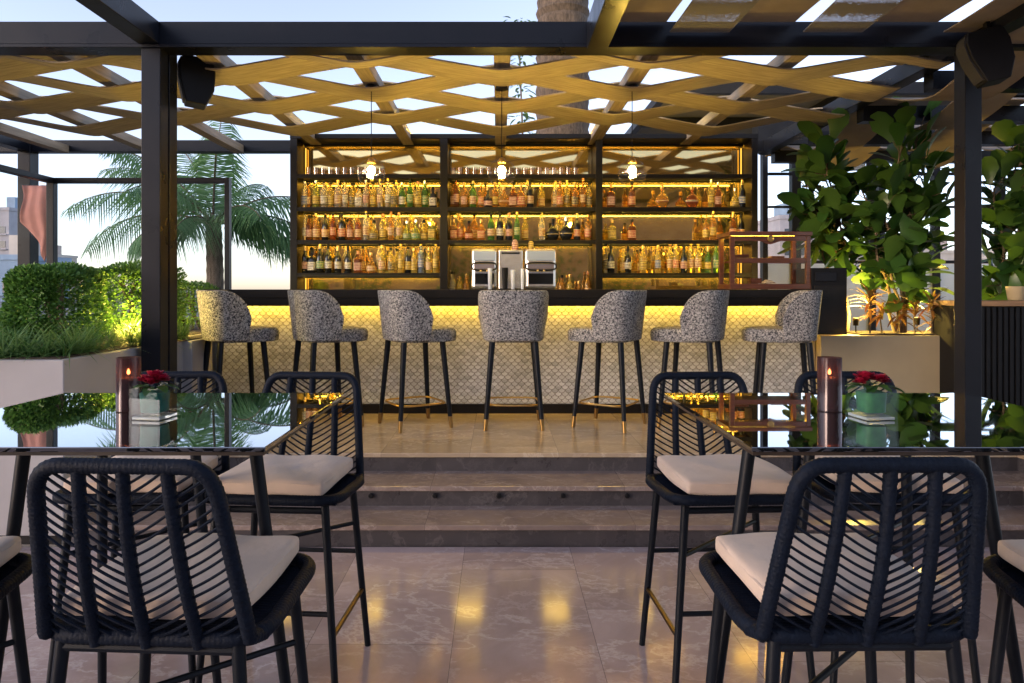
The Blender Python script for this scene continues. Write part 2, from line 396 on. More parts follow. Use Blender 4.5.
# riser lights
for i,px in enumerate((371,435,499,563,627)):
    t=MB(); t.lathe([(.0,.012),(.012,.012),(.016,.008),(.016,0)],14)
    o=t.build('step_light',BLACK); o.rotation_euler=(R(90),0,0); o.location=(PX(px,4.27),4.268,.19)
    tag(o,'small round black riser light, %s from the %s table'%(['first','second','third','second','first'][i],['left','left','left','right','right'][i]),'step light','riser lights')
    if i==2: o['label']='small round black riser light in the middle of the aisle steps'

# ------------------------------------------------------------------ planters
mb=MB(); poly=[(-6.4,3.9),(-2.48,3.9),(-2.48,5.36),(-2.40,5.36),(-2.40,5.74),(-2.66,5.74),(-2.66,8.0),(-6.4,8.0)]
pl=empty('planter',(-4.4,5.5,0),label='long pale plaster planter holding the box hedges beside the bar',cat='planter')
mb.prism([(x+4.4,y-5.5) for x,y in poly],.07,1.075); w=mb.build('planter_wall',PLASTER_B,pl,bevel=.006)
MB().prism([(x+4.4+(.03 if x<-3 else -.03),y-5.5+(.03 if y<5.2 else -.03)) for x,y in poly],0.012,.07).build('plinth',BLACK,pl)
MB().prism([(x+4.4+(.05 if x<-3 else -.05),y-5.5+(.05 if y<5.2 else -.05)) for x,y in poly],1.076,1.082).build('soil',SOIL,pl)
pr=empty('planter',(3.6,6.3,ZB),label='beige plaster planter at the end of the bar under the fiddle leaf figs',cat='planter')
MB().prism([(-.765,-.30),(.62,-.30),(.62,.26),(-.43,.26),(-.43,-.16),(-.765,-.16)],0,.70).build('planter_wall',PLASTER_Y,pr,bevel=.006)
MB().box(-.39,.58,-.26,.22,.701,.712).build('soil',SOIL,pr)

# ------------------------------------------------------------------ pergola
pg=empty('pergola',(0,0,0),label='dark steel pergola over the bar with a woven timber strip roof',cat='pergola')
ZL,ZH=3.146,3.30
def post(x0,x1,ys,z0):
    mb=MB()
    for y0,y1 in ys: mb.box(x0,x1,y0,y1,z0,ZH-.004)
    if len(ys)>1: mb.box(x0+.012,x1-.012,ys[0][1]-.002,ys[1][0]+.002,z0,ZH-.01)
    return mb.build('post',STEEL,pg,bevel=.004)
post(-2.43,-2.30,[(4.65,4.765),(4.785,4.90)],ZB)
post(3.18,3.295,[(4.65,4.765)],ZB)
post(-5.77,-5.62,[(8.2,8.36)],-.04)
MB().box(-8,3.9,4.64,4.78,ZL,ZH).build('beam',STEEL,pg,bevel=.004)
MB().box(-8,3.9,4.63,4.80,ZL-.024,ZL-.002).build('beam_flange',STEEL,pg,bevel=.002)
MB().box(-8,3.4,8.22,8.36,3.14,3.28).build('beam',STEEL,pg,bevel=.004)
MB().box(-2.44,-2.30,-.2,4.637,ZL,ZH-.003).build('beam',STEEL,pg,bevel=.004)
MB().box(3.20,3.33,-.2,4.627,ZL,ZH-.003).build('beam',STEEL,pg,bevel=.004)
MB().box(3.20,3.33,4.803,8.4,ZL-.01,ZH-.02).build('beam',STEEL,pg,bevel=.004)
MB().box(-5.77,-5.63,3.0,8.218,3.14,3.28).build('beam',STEEL,pg,bevel=.004)
XS=.03; SP=1.05
for k in range(-5,3):
    x=XS+SP*k
    if abs(x+5.7)<.3: continue
    MB().box(x-.06,x+.06,4.803,8.217,3.125,3.215).build('rafter',RAFTER,pg,bevel=.003)
A=.088; ZC=3.17
for k in range(0,6):
    yc=4.75+.43*k
    y0,y1=yc-.197,yc+.197
    if k==0: y0=4.815
    ph=1 if k%2 else -1     # odd rows pass below the rafter at XS
    prev=None; mb=MB(); n=0
    x=-7.5
    xs=[]
    while x<3.19: xs.append(x); x+=.05
    xs.append(3.19)
    jit=random.uniform(-.006,.006)
    vs=[]
    for x in xs:
        c=math.asin(.98*math.cos(PI*(x-XS)/SP))/math.asin(.98)
        z=ZC-ph*A*c+.004*math.sin(x*3.1+k)
        yy=.008*math.sin(x*1.7+k*2)
        vs+= [(x,y0+yy,z-.006),(x,y1+yy,z-.006),(x,y1+yy,z+.006),(x,y0+yy,z+.006)]
    fs=[]
    for i in range(len(xs)-1):
        a=i*4;b_=a+4
        for j in range(4): fs.append((a+j,a+(j+1)%4,b_+(j+1)%4,b_+j))
    fs+= [(0,1,2,3)[::-1],tuple(len(vs)-4+j for j in range(4))]
    mb.add(vs,fs); mb.build('woven_strip',STRIP,pg)
# canopy over the right table: cloth and mesh bands running away from the camera
cn=empty('canopy',(0,0,0),label='shade canopy of brown cloth and grey mesh bands above the right table',cat='canopy')
MB().box(.60,.74,-.2,4.62,3.10,3.29).build('beam',STEEL,cn,bevel=.004)
MB().box(.74,3.19,2.6,2.7,3.13,3.2).build('beam',STEEL,cn)
edges=[(.76,1.13,0),(1.17,1.57,1),(1.61,2.02,0),(2.06,2.46,1),(2.52,2.95,0),(2.98,3.18,0)]
for i,(a,b_,mm) in enumerate(edges):
    vs=[];fs=[];N=40
    for j in range(N+1):
        y=.3+4.3*j/N; z=3.245+.035*math.cos(PI*(y-4.6)/2.0+PI*(i%2))
        sx=.02*math.sin(y*2+i)
        vs+=[(a+sx,y,z),(b_+sx,y,z),(b_+sx,y,z+.008),(a+sx,y,z+.008)]
    for j in range(N):
        q=j*4
        for t in range(4): fs.append((q+t,q+(t+1)%4,q+4+(t+1)%4,q+4+t))
    fs+=[(3,2,1,0),(4*N,4*N+1,4*N+2,4*N+3)]
    MB().add(vs,fs).build('mesh_band' if mm else 'cloth_band',MESHM if mm else CLOTH,cn)
# neighbouring canopy further right
cr=empty('canopy',(0,0,0),label='neighbouring dark canopy with wide tan cloth bands beyond the right post',cat='canopy')
for y in (5.3,6.3,7.3,8.3):
    MB().box(3.34,9,y-.06,y+.06,3.02,3.16).build('beam',STEEL,cr)
for i in range(10):
    a=3.36+.52*i; vs=[];fs=[];N=60
    for j in range(N+1):
        y=3.6+5.0*j/N; c=math.cos(PI*(y-5.3)/1.0+PI*(i%2)); z=3.09-.11*c
        if z<3.0: z=3.0-(3.0-z)*1.5
        vs+=[(a,y,z),(a+.47,y,z),(a+.47,y,z+.01),(a,y,z+.01)]
    for j in range(N):
        q=j*4
        for t in range(4): fs.append((q+t,q+(t+1)%4,q+4+(t+1)%4,q+4+t))
    MB().add(vs,fs).build('cloth_band',CLOTH,cr)

# ------------------------------------------------------------------ bar counter
BL,BR=-2.53,2.83
bar=empty('bar_counter',(0,6.1,ZB),label='long black topped bar counter with glowing fish scale tile front',cat='bar')
z=lambda a:a-ZB
MB().box(BL+.01,BR,-.26,.60,1.03,1.105).build('countertop',BARBLACK,bar,bevel=.004)
MB().box(BL+.01,BR,-.255,-.225,.962,1.0295).build('fascia',BARBLACK,bar)
MB().box(BL+.01,BR,-.2245,.059,1.0,1.0295).build('soffit',BARBLACK,bar)
MB().box(BL+.03,BR-.03,.0,.06,.085,.998).build('front_panel',SCALE,bar)
MB().box(BL+.03,BR-.03,.062,.55,.0,.97).build('carcass',BARBLACK,bar)
MB().box(BL+.02,BR-.02,-.02,.058,.0,.083).build('plinth',BARBLACK,bar,bevel=.002)
MB().box(BR-.028,BR-.004,-.012,.56,.002,.997).build('end_trim',PLASTER_Y,bar)
MB().box(BL+.06,BR-.04,-.085,-.055,.985,.997).build('led_strip',LEDB,bar)

# ------------------------------------------------------------------ back bar shelving
SY=7.5; SX0,SX1=-2.28,2.855; ST=3.14
sh=empty('back_bar_shelving',(0,SY,ZB),label='tall black framed back bar shelving with bronze mirror and lit shelves',cat='shelving')
zz=lambda a:a-ZB
DEP=.34
for px0,px1 in ((290,297),(440,447.5),(596,602.5),(752,758)):
    x0=(px0-498)/F*SY; x1=(px1-498)/F*SY
    MB().box(x0,x1,0,.06,0,zz(ST)).build('post',BARBLACK,sh,bevel=.002)
    MB().box(x0+.004,x1-.004,.062,DEP,0,zz(ST-.01)).build('divider',BARBLACK,sh)
x0s=(297-498)/F*SY
MB().box(SX0-.005,SX1+.002,-.004,DEP+.03,zz(ST),zz(ST)+.05).build('top_panel',BARBLACK,sh,bevel=.002)
MB().box(SX0,SX1,DEP+.002,DEP+.03,0,zz(ST)-.002).build('back_panel',BARBLACK,sh)
SHZ=[2.749,2.386,2.024,1.662]
bays=[(297,440),(447.5,596),(602.5,752)]
bx=[((a-498)/F*SY,(b_-498)/F*SY) for a,b_ in bays]
for bi,(a,b_) in enumerate(bx):
    MB().box(a+.002,b_-.002,DEP-.008,DEP,zz(.9),zz(ST)-.004).build('mirror',MIRROR,sh)
    for si,zt in enumerate(SHZ):
        if bi==1 and si==3: continue
        MB().box(a+.002,b_-.002,.004,DEP-.01,zz(zt)-.028,zz(zt)).build('shelf',BARBLACK,sh,bevel=.002)
        MB().box(a+.03,b_-.03,DEP-.042,DEP-.028,zz(zt)-.034,zz(zt)-.029).build('led_strip',LEDM,sh)
        MB().box(a+.002,b_-.002,.004,.012,zz(zt)-.044,zz(zt)-.0282).build('shelf_lip',BARBLACK,sh)
        MB().box(a+.03,b_-.03,.014,.022,zz(zt)-.033,zz(zt)-.0285).build('led_strip',FRONTFILL,sh)  # unseen strip behind the lip, added to brighten the bottle fronts
        MB().box(a+.002,b_-.002,DEP-.074,DEP-.066,zz(zt)-.052,zz(zt)-.0285).build('light_valance',BARBLACK,sh)
    MB().box(a+.03,b_-.03,DEP-.042,DEP-.028,zz(ST)-.012,zz(ST)-.005).build('led_strip',LEDTOP,sh)
    MB().box(a+.002,b_-.002,DEP-.074,DEP-.066,zz(ST)-.034,zz(ST)-.0005).build('light_valance',BARBLACK,sh)
    for xq in ([a+.012] if bi==0 else [b_-.024] if bi==2 else []): MB().box(xq,xq+.010,DEP-.06,DEP-.05,zz(1.36),zz(ST)-.05).build('led_strip',emis('led_side',(1,.52,.06),.5),sh)
    # back counter
    MB().box(a+.002,b_-.002,.004,DEP-.01,zz(1.30),zz(1.34)).build('back_counter',BARBLACK,sh)
# unseen strip added on top of the shelving to wash the woven roof
MB().box(SX0+.1,SX1-.1,.06,.10,zz(ST)+.052,zz(ST)+.060).build('led_strip',emis('roof_wash_fill',(1,.64,.08),85),sh)

# ------------------------------------------------------------------ bottles
def gl(name,c,t=.75,r=.08):
    return mat(name,c,r,trans=t,ior=1.33,var=.1,vscale=20)
GLS={'clear':gl('glass_clear',(.92,.86,.68)),'amber':gl('glass_amber',(.80,.40,.08)),'brown':gl('glass_brown',(.38,.13,.03)),
 'green':gl('glass_green',(.14,.36,.07)),'dark':mat('glass_dark',(.010,.011,.010),.08,trans=.15),'yellow':gl('glass_yellow',(.92,.72,.18)),
 'red':gl('glass_red',(.50,.14,.04)),'blue':gl('glass_blue',(.40,.52,.72)),'lime':gl('glass_lime',(.70,.74,.18)),'black':mat('glass_black',(.012,.012,.014),.25)}
def lblmat(name,col,ink):
    # printed paper: a darker emblem, text lines and a border band
    m,nt,b=newmat(name); L=nt.links.new
    tc=nd(nt,'ShaderNodeTexCoord'); oi=nd(nt,'ShaderNodeObjectInfo')
    ad=nd(nt,'ShaderNodeVectorMath',operation='ADD'); L(tc.outputs['Object'],ad.inputs[0]); 
    sc=nd(nt,'ShaderNodeVectorMath',operation='SCALE'); L(oi.outputs['Location'],sc.inputs[0]); sc.inputs['Scale'].default_value=3.7
    L(sc.outputs[0],ad.inputs[1])
    n=nd(nt,'ShaderNodeTexNoise'); n.inputs['Scale'].default_value=55; n.inputs['Detail'].default_value=1; L(ad.outputs[0],n.inputs['Vector'])
    w=nd(nt,'ShaderNodeTexWave',bands_direction='Z'); w.inputs['Scale'].default_value=18; w.inputs['Distortion'].default_value=1.5; L(ad.outputs[0],w.inputs['Vector'])
    m1=nd(nt,'ShaderNodeMath',operation='MULTIPLY'); L(n.outputs['Fac'],m1.inputs[0]); L(w.outputs['Fac'],m1.inputs[1])
    cr=nd(nt,'ShaderNodeValToRGB'); e=cr.color_ramp.elements; e[0].position=.26; e[0].color=(*col,1); e[1].position=.36; e[1].color=(*ink,1)
    L(m1.outputs[0],cr.inputs[0]); L(cr.outputs[0],b.inputs['Base Color']); b.inputs['Roughness'].default_value=.55; return m
LBL={'white':lblmat('label_white',(.70,.66,.55),(.10,.08,.06)),'cream':lblmat('label_cream',(.66,.52,.28),(.25,.06,.03)),
 'red':lblmat('label_red',(.38,.06,.03),(.65,.5,.25)),'black':lblmat('label_black',(.02,.02,.02),(.5,.38,.15)),'yellow':lblmat('label_yellow',(.70,.50,.10),(.12,.08,.03)),
 'blue':lblmat('label_blue',(.06,.11,.30),(.55,.5,.4)),'green':lblmat('label_green',(.06,.20,.07),(.6,.5,.25)),'pink':lblmat('label_pink',(.60,.40,.28),(.22,.05,.03))}
CAP={'black':BLACK,'gold':BRASS,'red':LBL['red'],'silver':CHROME}
KINDS={}
def kind(name,prof,lab,cap,n=14,sq=None,flat=1,desc=''):
    b=MB().lathe(prof,n,sq=sq); rl=lab[0]
    l=MB(); l.lathe([(rl,lab[1]),(rl+.0012,lab[1]+.001),(rl+.0012,lab[2]-.001),(rl,lab[2])],n,sq=sq)
    c=MB(); c.lathe([(cap[0],cap[1]),(cap[0]*1.02,cap[1]+.004),(cap[0],cap[2]),(cap[0]*.8,cap[2]+.002)],10)
    if flat!=1:
        for q in (b,l): q.v=[(x,y*flat,z) for x,y,z in q.v]
    KINDS[name]=(b,l,c,desc)
kind('spirit',[(.034,0),(.037,.004),(.037,.175),(.033,.2),(.015,.225),(.013,.27),(.015,.272),(.015,.285)],(.0375,.04,.13),(.0155,.268,.295),desc='round shouldered')
kind('wine',[(.036,0),(.038,.005),(.038,.18),(.03,.21),(.015,.235),(.0135,.30),(.0155,.303),(.0155,.315)],(.0385,.05,.13),(.016,.262,.318),desc='long necked')
kind('square',[(.040,0),(.042,.004),(.042,.155),(.036,.17),(.015,.178),(.014,.215),(.016,.217),(.016,.222)],(.0425,.03,.12),(.017,.215,.25),16,6,desc='square shouldered')
kind('tall',[(.030,0),(.032,.004),(.033,.2),(.028,.225),(.014,.25),(.013,.31),(.014,.312),(.014,.318)],(.0335,.06,.15),(.015,.30,.328),desc='tall slim')
kind('squat',[(.046,0),(.05,.006),(.048,.09),(.035,.125),(.016,.15),(.015,.195),(.017,.197),(.017,.205)],(.0505,.025,.08),(.018,.2,.23),desc='squat')
kind('decanter',[(.03,0),(.045,.01),(.066,.05),(.068,.08),(.06,.12),(.03,.15),(.016,.16),(.014,.2),(.016,.202),(.016,.206)],(.0685,.07,.085),(.019,.205,.245),18,None,.5,'round flask')
PROTO={}
def bottle(k,g,l,c,x,zt,yy,label):
    b,lm,cm,desc=KINDS[k]
    if k not in PROTO:
        o=b.build('bottle',GLS['clear']); a=lm.build('label',LBL['white'],o); p=cm.build('cap',BLACK,o); PROTO[k]=(o,)
        first=True
    else:
        src=PROTO[k][0]; o=copy_tree(src); first=False
    for q,m in ((o,GLS[g]),(o.children[0] if 'label' in o.children[0].name else o.children[1],LBL[l]),(o.children[1] if 'cap' in o.children[1].name else o.children[0],CAP[c])):
        q.material_slots[0].link='OBJECT'; q.material_slots[0].material=m
    s=random.uniform(.93,1.06)*1.0
    o.location=(x,yy,zt+.001); o.rotation_euler=(0,0,random.uniform(-.5,.5) if k not in('square','decanter') else random.uniform(-.12,.12)); o.scale=(s,s,s)
    tag(o,label,'bottle','bottles on the back bar shelves'); return o
G='spirit wine square tall squat decanter'.split()
K={'p':'spirit','w':'wine','q':'square','t':'tall','u':'squat','d':'decanter'}
GC={'c':'clear','a':'amber','n':'brown','g':'green','k':'dark','y':'yellow','r':'red','b':'blue','l':'lime','K':'black'}
LC={'w':'white','c':'cream','r':'red','k':'black','y':'yellow','b':'blue','g':'green','p':'pink'}
CC={'k':'black','g':'gold','r':'red','s':'silver'}
# rows: (bay, shelf, [(px, code)])  code = kind, glass, label, cap
ROWS=[
 (0,1,[(300,'pcbs'),(308,'pack'),(316,'plys'),(324,'pcwk'),(331,'pyyk'),(338,'pccg'),(345,'tcwk'),(352,'pykk'),(359,'qcwk'),(366,'tcps'),(373,'pyyk'),(380,'tccg'),(388,'tcwg'),(394,'pykk'),(402,'pgws'),(410,'tggk'),(418,'pyyr'),(425,'pggs'),(433,'qKwk')]),
 (0,2,[(302,'tcwk'),(309,'pnpk'),(316,'pacg'),(325,'pkck'),(333,'trrk'),(342,'pkrk'),(350,'pnpg'),(358,'prcg'),(366,'tccg'),(374,'uykk'),(383,'pyyr'),(391,'tacr'),(399,'twcr' if 0 else 'tycr'),(407,'ulgs'),(416,'ulgs'),(424,'uyyk'),(432,'qlyg')]),
 (0,3,[(303,'wkpg'),(312,'qkwk'),(320,'wkgg'),(328,'wkwk'),(338,'wkwg'),(348,'wkwk'),(358,'skpk' if 0 else 'qnpr'),(371,'uacg'),(382,'pycg'),(391,'pykk'),(401,'tyyg'),(408,'pkyk'),(414,'pyyg'),(421,'tbbg'),(429,'pycg'),(436,'tyyg')]),
 (1,1,[(449,'papk'),(456,'tnpk'),(464,'papg'),(473,'pgcg'),(481,'parg'),(488,'ukpg'),(495,'payg'),(504,'dacg'),(513,'qnpg'),(521,'qarg'),(530,'wkck'),(560,'parr'),(567,'tykg'),(575,'pakg'),(583,'tacr'),(591,'pykk')]),
 (1,2,[(451,'qarg'),(460,'parg'),(469,'unrk'),(481,'qarg'),(491,'wgck'),(500,'wkwk'),(509,'wkpr'),(517,'tggg'),(553,'dkkk'),(566,'dkks'),(577,'wkrg'),(588,'parg')]),
 (2,1,[(611,'qnpg'),(632,'pnrk'),(662,'darg'),(692,'drwg'),(711,'tyys'),(718,'pnps'),(735,'uyys'),(742,'wkbg')]),
 (2,2,[(612,'qyyg'),(632,'qnrk'),(706,'payg'),(713,'tayg'),(733,'wnrg'),(741,'wkrk')]),
 (2,3,[(611,'wkwk'),(628,'wkwk'),(643,'pyyg'),(658,'tybg'),(670,'tycr'),(676,'tyrg'),(684,'wkpk'),(691,'tycg'),(698,'tycg'),(708,'wgyg'),(716,'tggk')]),
]
SHN={1:'top',2:'middle',3:'lowest'}; BN={0:'left',1:'middle',2:'right'}
for bi,si,lst in ROWS:
    cnt={}
    for i,(px,code) in enumerate(lst):
        k,g,l,c=K[code[0]],GC[code[1]],LC[code[2]],CC[code[3]]
        yy=SY+random.uniform(.09,.13); x=(px-498)/F*yy
        a,b_=bx[bi]; x=min(max(x,a+.06),b_-.055)
        lab='%s %s bottle, %s from left on the %s bottle shelf in the %s bay'%({'dark':'dark','black':'black'}.get(g,g),k,ORD[i],SHN[si],BN[bi])
        bottle(k,g,l,c,x,SHZ[si],yy,lab)
    # a second row behind for the crowded left bay
    if 1:
        nb={(0,1):9,(0,2):9,(0,3):7,(1,1):8,(1,2):7,(2,1):0,(2,2):0,(2,3):5}[(bi,si)]
        for j in range(nb):
            code=random.choice(['pycg','tccg','pyyk','pack','tcwk'])
            x=((306,456,610)[bi]+j*(14.5 if nb>7 else 17.5)-498)/F*SY
            bottle(K[code[0]],GC[code[1]],LC[code[2]],CC[code[3]],x,SHZ[si],SY+.235,'%s bottle in the second row of the %s shelf, %s from left, %s bay'%(GC[code[1]],SHN[si],ORD[j],BN[bi]))

for i,(px,code) in enumerate(((452,'tcwk'),(459,'pycg'),(466,'tacg'),(562,'pack'),(570,'pycg'),(579,'uacg'),(588,'tacr'))):
    bottle(K[code[0]],GC[code[1]],LC[code[2]],CC[code[3]],(px-498)/F*(SY+.18),1.341,SY+.18,'%s bottle on back counter %s of the coffee machine, %s from the bay post'%(GC[code[1]],'left' if px<500 else 'right',ORD[i if px<500 else 6-i]))
# glasses on the highest shelf
TUMB=thinglass('tumbler_glass',(.95,.88,.82),.5)
gm=MB().lathe([(.026,0),(.03,.002),(.036,.09),(.034,.09),(.028,.008),(.0,.008)],14)
g0=gm.build('tumbler',TUMB); first=True
for bi,(a,n) in enumerate(((309,11),(453,18))):
    for j in range(n):
        o=g0 if first else g0.copy()
        if not first: COL.objects.link(o)
        first=False
        yy=SY+.12; o.location=((a+j*7.2-498)/F*yy,yy,SHZ[0]+.001)
        tag(o,'clear tumbler on the highest shelf of the %s bay, %s from left'%(BN[bi],ORD[j]),'glass','tumblers on the highest shelf')
# martini glasses below the right bay bottle shelf and cups by the machine
mg=MB().lathe([(.034,0),(.034,.003),(.005,.008),(.004,.075),(.045,.13),(.043,.13),(.003,.08),(.0,.079)],14)
m0=mg.build('cocktail_glass',TUMB)
spots=[(606,7.58),(617,7.58),(628,7.58),(640,7.58),(655,7.58),(570,7.55),(580,7.55),(590,7.55),(455,7.56),(463,7.56)]
for i,(px,yy) in enumerate(spots):
    o=m0 if i==0 else m0.copy()
    if i: COL.objects.link(o)
    o.location=((px-498)/F*yy,yy,1.341)
    where='below the right bay bottles, %s from left'%ORD[i] if i<5 else ('beside the coffee machine under the middle bay, %s from the right post'%ORD[7-i] if i<8 else 'by the left post of the middle bay, %s from that post'%ORD[i-8])
    tag(o,'stemmed cocktail glass '+where,'glass','cocktail glasses on the back counter')

# ------------------------------------------------------------------ coffee machine
CY=6.42
cm=empty('coffee_machine',(PX(514,CY),CY,1.481),label='chrome two group coffee machine standing on the bar counter',cat='coffee machine')
for px0,px1 in ((471.5,497),(525,556.5)):
    a=PX(px0,CY)-PX(514,CY); b_=PX(px1,CY)-PX(514,CY)
    c=(a+b_)/2
    hs=MB().box(a,b_,0,.30,0,.385).build('housing',CHROME,cm,bevel=.03)
    MB().box(a+.015,b_-.015,-.006,.0,.27,.36).build('upper_panel',mat('blue_steel',(.50,.60,.75),.35,.7),hs,bevel=.004)
    p=[]
    w=(b_-a)/2-.004
    for t in range(24):
        an=2*PI*t/24; p.append((c+w*math.copysign(abs(math.cos(an))**.5,math.cos(an)),-.028,.215+.036*math.copysign(abs(math.sin(an))**.7,math.sin(an))))
    MB().tube(p,.008,8,True).build('guard_rail',BLACK,hs)
    MB().box(c-w+.02,c+w-.02,-.012,-.002,.192,.238).build('badge_plate',mat('pinkish_steel',(.62,.52,.50),.3,1),hs,bevel=.003)
    MB().box(a+.03,b_-.03,-.004,-.0005,.05,.15).build('lower_panel',STEEL,hs,bevel=.004)
    for q in (-.03,.03): MB().lathe([(.012,0),(.012,.01),(.008,.014)],10,(c+q,-.03,.17)).build('knob',BRASS,hs)
a=PX(498.5,CY)-PX(514,CY); b_=PX(523,CY)-PX(514,CY)
MB().box(a,b_,.03,.30,0,.375).build('centre_panel',CHROME,cm,bevel=.01)
MB().box(a+.03,b_-.03,.022,.028,.335,.35).build('slot',BLACK,cm)
for i,(px,h,w,m) in enumerate(((490,.195,.035,LBL['white']),(505,.20,.05,BLACK),(513,.18,.035,LBL['white']),(522.5,.19,.03,LBL['white']))):
    o=MB().lathe([(w*.42,0),(w*.46,.002),(w*.62,h),(w*.58,h),(w*.4,.006),(0,.006)],16).build('tall_cup',m if m is BLACK else mat('milk_plastic',(.62,.68,.80),.4),None,loc=(PX(px,6.30),6.30,1.481))
    tag(o,['pale tapered cup before the left machine group','black tapered cup before the machine centre panel','pale tapered cup before the machine centre panel','pale narrow cup between centre panel and right machine group'][i],'cup','cups before the coffee machine')
o=MB().lathe([(.03,0),(.032,.01),(.03,.07),(.018,.10),(0,.105)],16).build('paper_cup_stack',LBL['pink'],None,loc=(PX(515,6.55),6.55,1.481+.376))
tag(o,'cream rounded stack of paper cups on top of the coffee machine','cup stack')
o=MB().lathe([(.02,0),(.024,.01),(.024,.065),(.012,.08)],12).build('yellow_jar',LBL['yellow'],None,loc=(PX(524,6.58),6.58,1.481+.386)); o.location.x=PX(531,6.58)
tag(o,'small yellow jar on top of the coffee machine','jar')

# ------------------------------------------------------------------ display cabinet on the counter
dc=empty('display_cabinet',(2.475,6.2,1.481),label='reddish wooden glass display cabinet with gold emblem on the bar end',cat='display cabinet')
w=.365; d0,d1=-.0,.34; H=.525
for sx in (-1,1):
    for y in (d0,d1-.04):
        MB().box(sx*w-(.04 if sx>0 else 0),sx*w+(.04 if sx<0 else 0),y,y+.04,0,H-.04).build('corner_post',WOOD,dc,bevel=.003)
MB().box(-w-.012,w+.012,d0-.012,d1+.012,H-.038,H).build('top',WOOD,dc,bevel=.004)
MB().box(-w-.006,w+.006,d0-.006,d1+.006,0.001,.05).build('base',WOOD,dc,bevel=.004)
MB().box(-w+.042,w-.042,d0+.004,d0+.03,.24,.285).build('rail',WOOD,dc,bevel=.002)
MB().box(-w+.042,w-.042,d0+.002,d0+.03,H-.085,H-.04).build('rail',WOOD,dc,bevel=.002)
MB().box(-w+.042,w-.042,d0+.034,d1-.045,.25,.262).build('shelf',WOOD,dc)
MB().box(-w+.042,w-.042,d0+.012,d0+.016,.052,.238).build('glass_pane',CASEG,dc)
MB().box(-w+.042,w-.042,d0+.012,d0+.016,.287,H-.087).build('glass_pane',CASEG,dc)
for sx in (-1,1): MB().box(sx*(w-.02)-.002,sx*(w-.02)+.002,d0+.042,d1-.042,.052,H-.04).build('glass_pane',CASEG,dc)
# pointed apron + emblem
pts=[(-.10,.0),(-.04,-.02),(0,-.032),(.04,-.02),(.10,0)]
M4=Matrix.Translation((0,d0,H-.084))@Matrix.Rotation(R(90),4,'X')
MB().prism(pts,-.02,-.004,0,M4).build('apron',WOOD,dc)
em=MB(); em.lathe([(.03,0),(.03,.003),(.024,.006),(.022,.004),(.0,.004)],24)
em.prism([(-.014,-.004),(0,.016),(.014,-.004),(.006,-.014),(-.006,-.014)],.004,.008)
em.prism([(-.035,-.004),(-.028,.004),(-.028,-.004)],0,.004); em.prism([(.035,-.004),(.028,-.004),(.028,.004)],0,.004)
e=em.build('emblem',BRASS,dc); e.rotation_euler=(R(90),0,0); e.location=(0,d0-.003,H-.065)
MB().box(-w+.07,w-.07,.18,.20,H-.052,H-.041).build('led_strip',emis('case_led',LED,24),dc)
for i,(x,z0,wd,h,lab) in enumerate(((-.06,.053,.10,.05,'small wooden box standing in the lower tier of the display cabinet'),(.14,.263,.12,.045,'flat wooden box lying in the upper tier of the display cabinet'),(-.2,.263,.14,.06,'dark cigar box standing in the upper tier of the display cabinet'))):
    t=MB().box(-wd/2,wd/2,-.04,.04,0,h*.7).build('cigar_box',WOOD,None,bevel=.002,loc=(2.45+x,6.36,1.481+z0))
    MB().box(-wd/2-.002,wd/2+.002,-.042,.042,h*.71,h).build('lid',WOOD,t,bevel=.002); tag(t,lab,'box')
o=MB().prism([(-.07,0),(.05,.0),(.02,.02),(-.02,.035)],-.05,.05,0,Matrix.Rotation(R(90),4,'X')).build('folded_card',LBL['white'],None,loc=(2.50,6.30,1.534))
tag(o,'white folded card lying in the lower tier of the display cabinet','card')

# black service cabinet behind the counter end
X0,X1=2.838,3.158
bc=empty('service_cabinet',((X0+X1)/2,6.23,ZB),label='black upright service cabinet between the bar end and the figs',cat='cabinet')
h=PZ(268,6.2)-ZB; hw=(X1-X0)/2
MB().box(-hw,hw,-.05,.30,0,h).build('body',BLACK,bc,bevel=.004)
MB().box(-hw+.02,hw-.02,-.062,-.052,.05,h-.16).build('door',BARBLACK,bc,bevel=.003)
MB().box(-hw+.03,hw-.1,-.062,-.052,h-.12,h-.04).build('drawer_front',STEEL,bc,bevel=.003)

# ------------------------------------------------------------------ pendants
def pendant(px,lab,idx):
    Y=5.5; x=(XS-SP,XS,XS+SP)[idx]; zc=PZ(173,Y)
    t=empty('pendant_lamp',(x,Y,zc),label=lab,cat='pendant lamp',group='pendant lamps over the bar')
    MB().lathe([(.05,0),(.052,.004),(.045,.03),(.008,.035)],18,(0,0,3.124-zc-.036)).build('canopy_cap',BLACK,t)
    MB().tube([(0,0,.115),(0,0,3.09-zc)],.0035,6).build('cord',BLACK,t)
    MB().lathe([(.035,.078),(.036,.09),(.02,.12),(.008,.125)],16).build('socket',BRASS,t)
    n=48; vs=[];prof=[]
    g=MB(); rows=16
    for i in range(rows+1):
        a=PI*(.10+.90*i/rows); prof.append((math.sin(a)*.112,math.cos(a)*.112))
    g.lathe(prof,72); 
    g.v=[(x_*(1+.007*math.cos(24*math.atan2(y_,x_))),y_*(1+.007*math.cos(24*math.atan2(y_,x_))),z_) for x_,y_,z_ in g.v]
    g.build('globe',GLOBE,t)
    bl=[]
    for i in range(9):
        a=PI*i/8; bl.append((max(.0,math.sin(a)*.032),math.cos(a)*.036+.02))
    MB().lathe(bl[::-1],16).build('bulb',BULB,t)
pendant(371,'glowing ribbed glass globe pendant hanging before the left bottle bay',0)
pendant(502,'glowing ribbed glass globe pendant hanging above the coffee machine',1)
pendant(633,'glowing ribbed glass globe pendant hanging before the right bottle bay',2)

